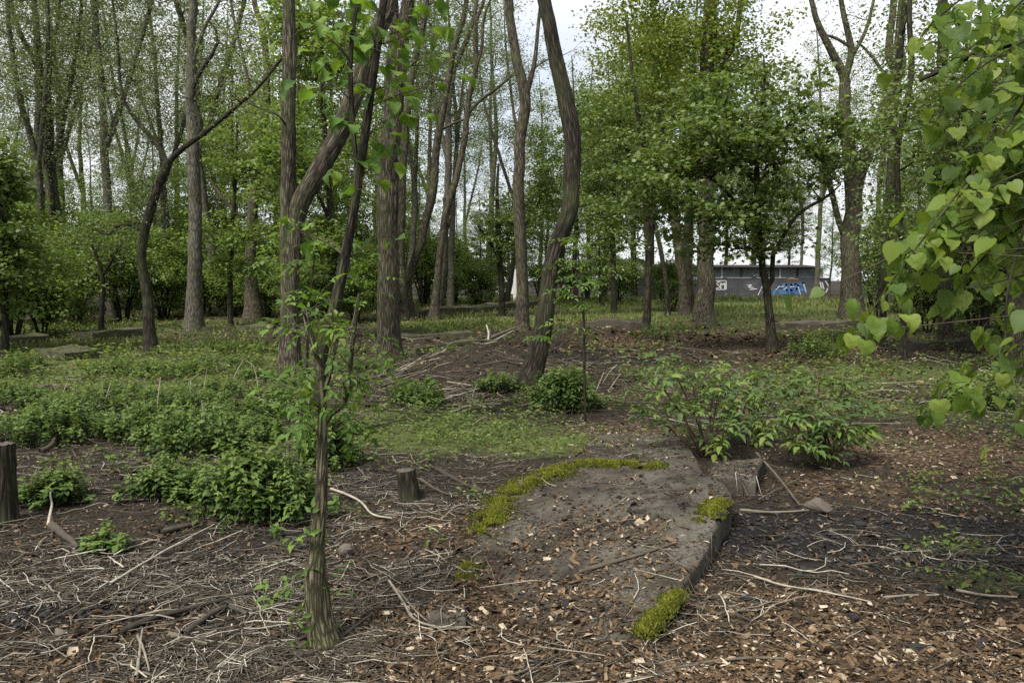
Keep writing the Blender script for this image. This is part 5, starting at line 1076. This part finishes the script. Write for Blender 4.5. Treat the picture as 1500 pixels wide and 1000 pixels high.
for i, (px, py, w) in enumerate(((1098, 880, 34), (1250, 908, 34), (1340, 948, 40), (1440, 945, 34), (1405, 915, 26), (1345, 900, 24), (790, 972, 34), (1370, 865, 30), (1120, 815, 24), (1330, 865, 22), (50, 945, 26), (45, 890, 30), (85, 880, 26), (120, 900, 22), (20, 905, 28), (70, 915, 20), (520, 950, 30), (540, 940, 24), (830, 890, 26), (1260, 770, 30), (1300, 765, 22), (1215, 825, 22), (1170, 845, 24), (1440, 760, 26), (1480, 820, 28), (1390, 835, 24), (265, 690, 18), (520, 700, 22), (560, 712, 20), (510, 850, 22))):
    rock('charred_lump', 'black angular lump of slag or charcoal lying in the litter', px, py, w * .8, i, True, (1, .7, .55), i * 1.3, 'black lumps scattered on the ground')

# ------------------------------------------------------------------ sticks traced from the photograph
def stick(label, pts, w, rn, seed, lift=.01, name='fallen_stick', knots=True):
    P = []
    for i, p in enumerate(pts):
        q = gp(p[0], p[1]); q[2] = float(surf(q[0], q[1])) + lift + (p[2] if len(p) > 2 else 0); P.append(q)
    P = np.array(P); s_ = P[:, 1].mean() / FPX; k = max(12, int(np.linalg.norm(P[-1] - P[0]) / .04)); Q = spline(P, k); rg = np.random.default_rng(seed)
    Q = Q + np.c_[fbm(np.arange(k) * .35, seed, 0, 2, seed), fbm(np.arange(k) * .35, seed + 9, 0, 2, seed), 0 * Q[:, 2]] * min(w, 6) * s_ * .8
    r = np.linspace(1.15, .6, k) * w * s_ / 2 * .8 * (1 + .2 * (vn(np.arange(k) * .8, seed, 0, seed) - .5))
    c_ = Q.mean(0); c_[2] = Q[:, 2].min() - r.max(); mb = MB(); tube(mb, Q, r, 9, 0, rn); mb.add(np.vstack((Q[0] + .001, Q[0] + (r[0], 0, 0), Q[0] + (0, 0, r[0]))), [(0, 1, 2)], rn)
    return tag(obj(name, mb.mesh(name, M['stalk'] if rn > .5 else M['wood'], True, c_), None, c_), label, 'stick')
stick('straight brown stick lying across the chip covered slab', [(848, 853), (920, 842), (985, 829)], 7, .52, 1)
stick('long pale curved stick lying on the brown chips before the slab', [(905, 1003), (960, 990), (1040, 972), (1110, 968), (1190, 971)], 7, .6, 2)
stick('long straight pale straw lying diagonally below the large nettle clump', [(160, 862), (240, 815), (315, 775)], 4, .95, 3, .03)
stick('thick crooked brown branch piece in straw near the sapling foot', [(270, 935), (300, 910), (335, 893), (362, 905)], 13, .4, 4, .02)
stick('thick short broken branch with pale end near the crooked branch piece', [(250, 935), (275, 942), (305, 950)], 11, .6, 5, .02)
stick('long dark branch lying level in the straw near the sapling', [(175, 932), (230, 910), (285, 895), (400, 862)], 11, .2, 6, .02)
stick('pale peeled stick leaning at the sapling foot', [(440, 965), (475, 955), (520, 925), (545, 905)], 8, .45, 7, .02)
stick('forked pale stick pointing toward the mossy slab corner', [(570, 855), (590, 885), (605, 910), (640, 925), (690, 922)], 5, .8, 8, .02)
stick('thin pale stick crossing the forked pale stick', [(583, 868), (610, 900), (650, 932)], 4, .75, 9, .02)
stick('pale bent stalk between stump and sapling', [(485, 722), (525, 740), (545, 760), (575, 767)], 4.5, .9, 10, .03)
stick('brown stick running from the stump toward the slab', [(615, 705), (640, 720), (668, 732)], 5, .5, 11, .02)
stick('grey branch lying right of the stump', [(640, 690), (680, 712), (705, 722)], 8, .3, 12, .02)
stick('pale broken stick of a crossed pair in the straw', [(200, 1000), (205, 960), (210, 932)], 6, .8, 13, .03)
stick('thinner pale stick of the crossed pair in the straw', [(203, 940), (212, 965), (219, 990)], 5, .8, 14, .03)
stick('long thin pale stalk on dark rubble right of the slab', [(1105, 848), (1150, 862), (1200, 872), (1275, 887)], 4, .85, 15, .02)
stick('straight pale stalk on the chips by the dark lumps', [(1295, 880), (1330, 877), (1375, 878)], 4, .85, 16, .02)
stick('long pale stalk curving across rubble under the linden branch', [(1400, 868), (1440, 876), (1490, 880)], 5, .8, 17, .02)
stick('slender forked twig leaning against the concrete block', [(1110, 690, .12), (1145, 720, .05), (1170, 745, .0)], 4, .55, 18, .02)
stick('pale stick under the rounded brown stone', [(1085, 750), (1130, 755), (1185, 753)], 5, .75, 19, .02)
stick('thin stick rising toward the elder shrub', [(1110, 740), (1140, 722), (1175, 704)], 4, .5, 20, .03)
stick('pale stick leaning upright on the brush mound', [(712, 512, .02), (716, 503, .18), (713, 494, .3)], 4, .95, 21)
stick('thick pale pole lying along the ridge of the brush mound', [(695, 515, .08), (725, 500, .10), (755, 488, .12)], 6, .7, 22, .03)
stick('second pale pole lying against the brush mound ridge', [(690, 520, .05), (730, 503, .08), (752, 492, .1)], 5, .85, 23, .03)
stick('reddish bent branch at the left foot of the brush mound', [(553, 555), (566, 545), (577, 529)], 4, .6, 24, .03)
stick('bleached branch lying in the undergrowth beside orange rotten wood', [(0, 578), (40, 573), (75, 568), (110, 572)], 10, .7, 25, .03)
stick('orange brown rotten log piece at the end of the bleached branch', [(78, 573), (95, 572), (112, 571)], 11, .45, 26, .04, 'rotten_log')
stick('thin dark twig on the chips beside the mossy slab end', [(1080, 905), (1100, 918), (1060, 940)], 4, .4, 27, .02)
stick('weathered board stub pointing up near small nettle plant', [(75, 775), (95, 790), (115, 806)], 15, .45, 28, .02)
stick('pale forked twig standing in straw left of small nettle plant', [(70, 775), (76, 755, .05), (74, 745, .1)], 5, .9, 29, .02)
stick('curved grey root crossing the ground before the cut post', [(60, 665), (75, 660, .03), (85, 648, .05)], 9, .4, 30, .03)
stick('flat pale wood offcut under the large nettle clump', [(235, 785), (260, 778), (290, 770)], 12, .48, 31, .02)
stick('split log lying between sapling and slab corner', [(590, 860), (615, 845), (640, 835)], 9, .4, 32, .02)

_rb = np.random.default_rng(55)
for i in range(70):
    c_ = gp(_rb.uniform(572, 750), _rb.uniform(512, 566)); a_ = _rb.normal(.5, .45); L_ = _rb.uniform(.25, .95); d_ = np.array((math.cos(a_), math.sin(a_), 0)) * L_ / 2
    p_, q_ = c_ - d_, c_ + d_; p_[2] = height(p_[0], p_[1]) + .012; q_[2] = height(q_[0], q_[1]) + _rb.uniform(.01, .09); m_ = (p_ + q_) / 2; m_[2] = max(m_[2], height(m_[0], m_[1]) + .015); m_ += _rb.normal(0, .02 * L_, 3)
    mb = MB(); tube(mb, spline(np.array([p_, m_, q_]), 9), np.linspace(1.1, .6, 9) * _rb.uniform(.006, .016), 7, 0, _rb.uniform(.35, .9))
    tag(obj('brushwood_stick', mb.mesh('brushwood_stick', M['stalk'], True, p_), None, p_), 'bare brushwood stick heaped on the mound below the slim trunk', 'stick', 'brushwood heaped on the mound')
# ------------------------------------------------------------------ counted litter: larger dry stalks and chips one by one
def sample(nn, y0, y1, pw, seed, margin=.15):
    rg = np.random.default_rng(seed); u = rg.random(nn); a = 1 - pw
    y = (y0 ** a + u * (y1 ** a - y0 ** a)) ** (1 / a); x = (rg.random(nn) * 2 - 1) * (y * .643 * (1 + margin) + .2); return x, y, rg
STK = []
for i in range(10):
    rg = np.random.default_rng(700 + i); mb = MB(); k = 7; t = np.linspace(-.5, .5, k); b_ = rg.normal(0, .12)
    P = np.c_[t, b_ * (t ** 2 - .1) + rg.normal(0, .012, k), .03 * np.abs(rg.normal(0, 1, k))]; tube(mb, P, np.linspace(.0075, .0045, k), 6, 0, [.95, .8, .7, .6, .9, .75, .5, .85, .65, .4][i])
    STK.append(mb.mesh('dry_stalk', M['stalk'], True))
x, y, rg = sample(2600, 2.9, 9, 1.2, 801); w = zone('straw', x, y); keep = (rg.random(len(x)) < w * .8) & ~((w < .3) & inside(x, y, sl_pts)); x, y = x[keep][:230], y[keep][:230]
for i in range(len(x)):
    Lk = rg.uniform(.14, .5); o = obj('dry_stalk', STK[rg.integers(0, 10)], None, (x[i], y[i], float(surf(x[i], y[i])) + .012)); wk = rg.uniform(.45, 1.1)
    o.scale = (Lk, Lk * wk * 1.6, Lk * wk * 1.6 if Lk < .3 else .3 * wk * 1.6); o.rotation_euler = (rg.uniform(0, 6.28) * 0, rg.normal(0, .06), rg.uniform(0, 6.28))
    tag(o, 'dry hollow plant stalk lying in the straw litter of the clearing', 'stalk', 'dry stalks on the ground')
CHP = []
for i in range(10):
    rg = np.random.default_rng(720 + i); mb = MB(); k = 5; t = np.linspace(-.5, .5, k); V = []; w0 = rg.uniform(.22, .5); bend = rg.normal(0, .12)
    for j, tt in enumerate(t):
        ww = w0 * (.6 + .4 * math.cos(tt * 2.6)) * rg.uniform(.75, 1.2); zz = bend * tt * tt * 2
        V += [(tt, -ww / 2, zz), (tt, ww / 2, zz + rg.normal(0, .04)), (tt, ww / 2, zz + .09), (tt, -ww / 2, zz + .09 + rg.normal(0, .03))]
    F = [(a * 4 + b_, a * 4 + (b_ + 1) % 4, a * 4 + 4 + (b_ + 1) % 4, a * 4 + 4 + b_) for a in range(k - 1) for b_ in range(4)] + [(3, 2, 1, 0), (16, 17, 18, 19)]
    mb.add(V, F, [.3, .5, .62, .7, .8, .88, .95, .45, .75, .58][i]); CHP.append(mb.mesh('wood_chip', M['chip'], False))
x, y, rg = sample(3000, 2.75, 6, 2.2, 811); keep = rg.random(len(x)) < zone('chip', x, y) * .9; x, y = x[keep][:280], y[keep][:280]
for i in range(len(x)):
    s_ = rg.uniform(.03, .065); o = obj('wood_chip', CHP[rg.integers(0, 10)], None, (x[i], y[i], float(surf(x[i], y[i])) + .006)); o.scale = (s_, s_, s_)
    o.rotation_euler = (rg.normal(0, .35), rg.normal(0, .3), rg.uniform(0, 6.28)); tag(o, 'larger flat wood chip lying on the brown chip mulch', 'wood chip', 'larger wood chips on the mulch')

# ------------------------------------------------------------------ uncountable litter (stuff)
def quads_flat(nn, x, y, rg, L0, L1, asp, tilt, lift):
    mb = MB(); a = rg.uniform(0, 6.28, nn); D = np.c_[np.cos(a), np.sin(a), rg.normal(0, tilt, nn)]; N = np.c_[rg.normal(0, tilt * 1.3, (nn, 2)), np.ones(nn)]
    L = np.clip((L0 + L1) * .5 * np.exp(rg.normal(-.3, .42, nn)), L0 * .6, L1 * 1.35); z = surf(x, y) + lift + rg.uniform(-.004, .012, nn); P = np.c_[x, y, z] - unit(D) * (L / 2)[:, None]
    return P, D, N, L, L * rg.uniform(asp[0], asp[1], nn)
T_CH = (np.array([(0, -.35, 0), (.06, .38, .02), (.97, .5, -.05), (1, -.42, .03), (.5, -.05, .13)]), np.array([(0, 1, 4), (1, 2, 4), (2, 3, 4), (3, 0, 4)])[:, ::-1])
x, y, rg = sample(170000, 2.6, 14, 1.5, 821, .35); zc = zone('chip', x, y); cl_ = np.clip(.75 + 2.2 * fbm(x * 3, y * 3, 0, 3, 72), .15, 1.2); keep = rg.random(len(x)) < np.where(inside(x, y, sl_pts) & (zc < .36), .34 * cl_ ** 2, np.clip(zc * 1.0 + .34 - .25 * zone('green', x, y), 0, 1) * cl_); x, y = x[keep], y[keep]
nn = len(x); P, D, N, L, W = quads_flat(nn, x, y, rg, .010, .040, (.25, .7), .34, .002); mb = MB()
rn = np.clip(rg.normal(.36, .2, nn) + .12 * zone('chip', x, y) + (rg.random(nn) < .1) * .5 - .16 * zone('dark', x, y), 0, 1); L = L * np.clip(y / 6, 1, 2.0)
leaves(mb, P, D, N, L, W, T_CH, rn); tag(obj('wood_chip_mulch', mb.mesh('wood_chip_mulch', M['chip'], False)), 'brown wood chip mulch strewn over the ground and slab', 'wood chips', None, 'stuff')
# whole dead leaves, curled
x, y, rg = sample(5200, 2.6, 12, 1.5, 825, .3); keep = rg.random(len(x)) < np.clip(.25 + .6 * fbm(x * 1.5, y * 1.5, 0, 3, 81) * 3, 0, 1); x, y = x[keep], y[keep]; nn = len(x)
P, D, N, L, W = quads_flat(nn, x, y, rg, .03, .075, (.45, .8), .45, .006); mb = MB(); TC = (T_OV[0] * (1, 1, 2.6), T_OV[1]); leaves(mb, P, D, N, L, W, TC, np.clip(rg.normal(.45, .24, nn), 0, .95))
tag(obj('dead_leaves', mb.mesh('dead_leaves', M['chip'], True)), 'curled brown dead leaves scattered through the litter', 'dead leaves', None, 'stuff')
# red-brown litter under far trees, dry leaves
x, y, rg = sample(60000, 9, 40, 1.3, 823, .2); keep = rg.random(len(x)) < np.clip(zone('chip', x, y) + .42 - .3 * zone('green', x, y), 0, 1); x, y = x[keep], y[keep]; nn = len(x)
P, D, N, L, W = quads_flat(nn, x, y, rg, .04, .09, (.4, .8), .4, .004); mb = MB(); leaves(mb, P, D, N, L * np.clip(y / 14, .8, 2), W * np.clip(y / 14, .8, 2), T_CH, np.clip(rg.normal(.42, .22, nn), 0, 1))
tag(obj('leaf_litter', mb.mesh('leaf_litter', M['chip'], False)), 'brown dead leaf litter under the farther trees', 'leaf litter', None, 'stuff')
# thin stalks
def stalk_cloud(nn, x, y, rg, L0, L1, r0, r1, lift, rise):
    mb = MB(); K, S = 4, 3; a = rg.uniform(0, 6.28, nn); L = rg.uniform(L0, L1, nn); b_ = rg.normal(0, .14, nn); t = np.linspace(-.5, .5, K)
    ca, sa = np.cos(a), np.sin(a); lx = t[None] * L[:, None]; ly = b_[:, None] * (t[None] ** 2 * 4 - .3) * L[:, None] + rg.normal(0, .015, (nn, K)) * L[:, None]
    px_, py_ = x[:, None] + ca[:, None] * lx - sa[:, None] * ly, y[:, None] + sa[:, None] * lx + ca[:, None] * ly
    sl_ = rg.normal(0, rise, nn); pz = surf(px_.ravel(), py_.ravel()).reshape(nn, K) + lift + np.abs(rg.normal(0, .008, (nn, 1))) + np.abs(sl_[:, None] * (t[None] + .5) * L[:, None])
    P = np.stack((px_, py_, pz), -1); r = rg.uniform(r0, r1, nn)[:, None] * np.linspace(1.1, .7, K)[None]; th = np.array((0.5, 2.6, 4.7))
    sd = np.stack((-sa, ca, 0 * sa), -1)[:, None, None]; V = P[:, :, None] + r[:, :, None, None] * (np.cos(th)[None, None, :, None] * sd + np.sin(th)[None, None, :, None] * np.array((0, 0, 1.)))
    base = (np.arange(nn) * K * S)[:, None, None]; i = np.arange(K - 1)[None, :, None] * S; j = np.arange(S)[None, None]; j2 = (j + 1) % S
    F = np.stack((base + i + j, base + i + j2, base + i + S + j2, base + i + S + j), -1).reshape(-1, 4)
    rn = np.clip(rg.normal(.46, .25, nn) + (rg.random(nn) < .18) * .4, 0, 1); mb.add(V.reshape(-1, 3), F, np.repeat(rn, K * S)); return mb
x, y, rg = sample(85000, 2.6, 13, 1.4, 831, .25); w = zone('straw', x, y); cl_ = np.clip(.5 + 3.2 * fbm(x * 2.3, y * 2.3, 0, 3, 71), .06, 1.2); keep = rg.random(len(x)) < np.clip(w * .95 + .08 - .3 * zone('green', x, y), 0, 1) * cl_ * np.where(inside(x, y, sl_pts), .12, 1); x, y = x[keep], y[keep]
mb = stalk_cloud(len(x), x, y, rg, .03, .3, .001, .0036, .004, .05); tag(obj('dry_straw', mb.mesh('dry_straw', M['stalk'], True)), 'matted thin dry plant straw covering the clearing floor', 'straw', None, 'stuff')
x, y, rg = sample(5200, 8, 26, 1.05, 833, .1); w = zone('straw', x, y); keep = rg.random(len(x)) < np.clip(w * .9 + .42, 0, 1); x, y = x[keep], y[keep]
mb = stalk_cloud(len(x), x, y, rg, .12, .8, .003, .008, .01, .1); tag(obj('dry_brush', mb.mesh('dry_brush', M['stalk'], True)), 'heaped dead brushwood on the mound and farther ground', 'brushwood', None, 'stuff')
# standing dead stalks in the nettle bank
for i, (px, py, dx, h) in enumerate(((228, 640, 6, 48), (283, 600, -3, 22), (296, 590, 6, 26), (143, 588, 5, 20), (152, 592, 8, 14), (95, 600, 4, 22), (300, 640, -4, 28), (355, 600, 22, 8), (365, 596, 25, 12), (250, 585, 18, 10), (270, 585, 26, 6), (340, 570, 14, 22), (380, 580, -8, 24), (520, 520, -8, 16), (690, 585, 8, 10), (880, 560, 20, 12), (890, 570, 16, 10), (870, 575, 12, 14))):
    q = gp(px, py); s_ = q[1] / FPX; t = at(px + dx * 1.2, py - h * 1.7 - 6, q[1]); mb = MB(); Q = np.array([q - (0, 0, .05), (q + t) / 2 + rng.normal(0, .015, 3), t]); tube(mb, spline(Q, 8), np.linspace(.006, .0035, 8), 6, 0, .93)
    tag(obj('dead_stem', mb.mesh('dead_stem', M['stalk'], True, q), None, q), 'bleached dead stem sticking up among the nettles', 'stem', 'bleached stems sticking up')
# rubble grit
x, y, rg = sample(48000, 2.6, 12, 1.5, 841, .25); keep = rg.random(len(x)) < np.clip(zone('dark', x, y) * 1.0 + .07, 0, 1) * np.where(inside(x, y, sl_pts), .25, 1); x, y = x[keep], y[keep]; nn = len(x)
OCT = np.array([(1, 0, 0), (-.9, .1, 0), (.1, .8, .05), (0, -.85, 0), (.1, 0, .55), (0, .1, -.5), (.6, .6, .3)]) * .5; OF = np.array([(0, 6, 4), (6, 2, 4), (0, 2, 6), (2, 1, 4), (1, 3, 4), (3, 0, 4), (0, 5, 2), (2, 5, 1), (1, 5, 3), (3, 5, 0)])
a = rg.uniform(0, 6.28, nn); s_ = np.clip(.018 * np.exp(rg.normal(0, .55, nn)), .006, .06); ca, sa = np.cos(a) * s_, np.sin(a) * s_
V = np.stack((x[:, None] + ca[:, None] * OCT[None, :, 0] - sa[:, None] * OCT[None, :, 1], y[:, None] + sa[:, None] * OCT[None, :, 0] + ca[:, None] * OCT[None, :, 1], (surf(x, y) + s_ * .12)[:, None] + s_[:, None] * OCT[None, :, 2] * rg.uniform(.5, 1.1, (nn, 1))), -1)
mb = MB(); mb.add(V.reshape(-1, 3), ((np.arange(nn) * 7)[:, None, None] + OF[None]).reshape(-1, 3), np.repeat(np.clip(rg.normal(.4, .25, nn), 0, 1), 7))
tag(obj('rubble_grit', mb.mesh('rubble_grit', M['rubble'], False)), 'dark slag grit and small rubble spread over bare soil', 'rubble', None, 'stuff')
# low green cover
x, y, rg = sample(150000, 3.0, 26, 1.25, 851, .2); keep = (rg.random(len(x)) < np.clip(zone('green', x, y) * 1.0 - .12, 0, 1)) & ~inside(x, y, sl_pts); x, y = x[keep], y[keep]; nn = len(x)
P, D, N, L, W = quads_flat(nn, x, y, rg, .02, .046, (.5, .8), .45, .012); k = np.clip(y / 8, .8, 2.6); P[:, 2] += rg.random(nn) ** 2 * .05 * np.clip(y / 10, .5, 1.6); mb = MB()
leaves(mb, P, D, N, L * k, W * k, T_RH, np.clip(rg.normal(.45, .2, nn) + .5 * fbm(x * .8, y * .8, 0, 2, 5), 0, 1)); tag(obj('ground_cover', mb.mesh('ground_cover', M['l_ground'], False)), 'low light green weeds carpeting parts of the ground', 'ground cover', None, 'stuff')
x, y, rg = sample(11000, 4.5, 26, 1.2, 853, .15); cl_ = fbm(x * 1.1, y * 1.1, 0, 3, 73); keep = (rg.random(len(x)) < np.clip(zone('green', x, y) * .7 - .04 + 1.1 * cl_, 0, 1)) & ~inside(x, y, sl_pts); x, y = x[keep], y[keep]
mb = MB()
for j in range(9):
    nn = len(x); a = rg.uniform(0, 6.28, nn); h_ = rg.uniform(.02, .16, nn) * np.clip(y / 9, .6, 1.3); D = np.c_[np.cos(a), np.sin(a), rg.uniform(-.3, .5, nn)]; L = rg.uniform(.035, .075, nn) * np.clip(y / 10, .8, 1.5)
    leaves(mb, np.c_[x + rg.normal(0, .05, nn), y + rg.normal(0, .05, nn), surf(x, y) + h_], D, np.c_[rg.normal(0, .35, (nn, 2)), np.ones(nn)], L, L * .55, T_RH, np.clip(rg.normal(.35, .2, nn) + h_ * 1.5, 0, 1))
tag(obj('weeds', mb.mesh('weeds', M['l_ground'], False)), 'scattered small leafy weeds dotting the clearing floor', 'weeds', None, 'stuff')
# grass on the far lawn and tufts
x, y, rg = sample(90000, 16, 66, .9, 861, .1); keep = rg.random(len(x)) < np.clip(zone('green', x, y) * .85 - .25 + 2.4 * fbm(x * .4, y * .4, 0, 3, 79), 0, 1); x, y = x[keep], y[keep]; nn = len(x)
D = np.c_[rg.normal(0, .45, (nn, 2)), np.ones(nn)]; L = rg.uniform(.08, .28, nn) * np.clip(y / 35, .7, 1.3); mb = MB()
leaves(mb, np.c_[x, y, height(x, y) - .01], D, rg.normal(0, 1, (nn, 3)), L, L * .16 + .006 * y / 30, T_RH, np.clip(rg.normal(.5, .22, nn), 0, 1)); tag(obj('grass', mb.mesh('grass', M['grass'], False)), 'yellow green grass on the far clearing before the wall', 'grass', None, 'stuff')
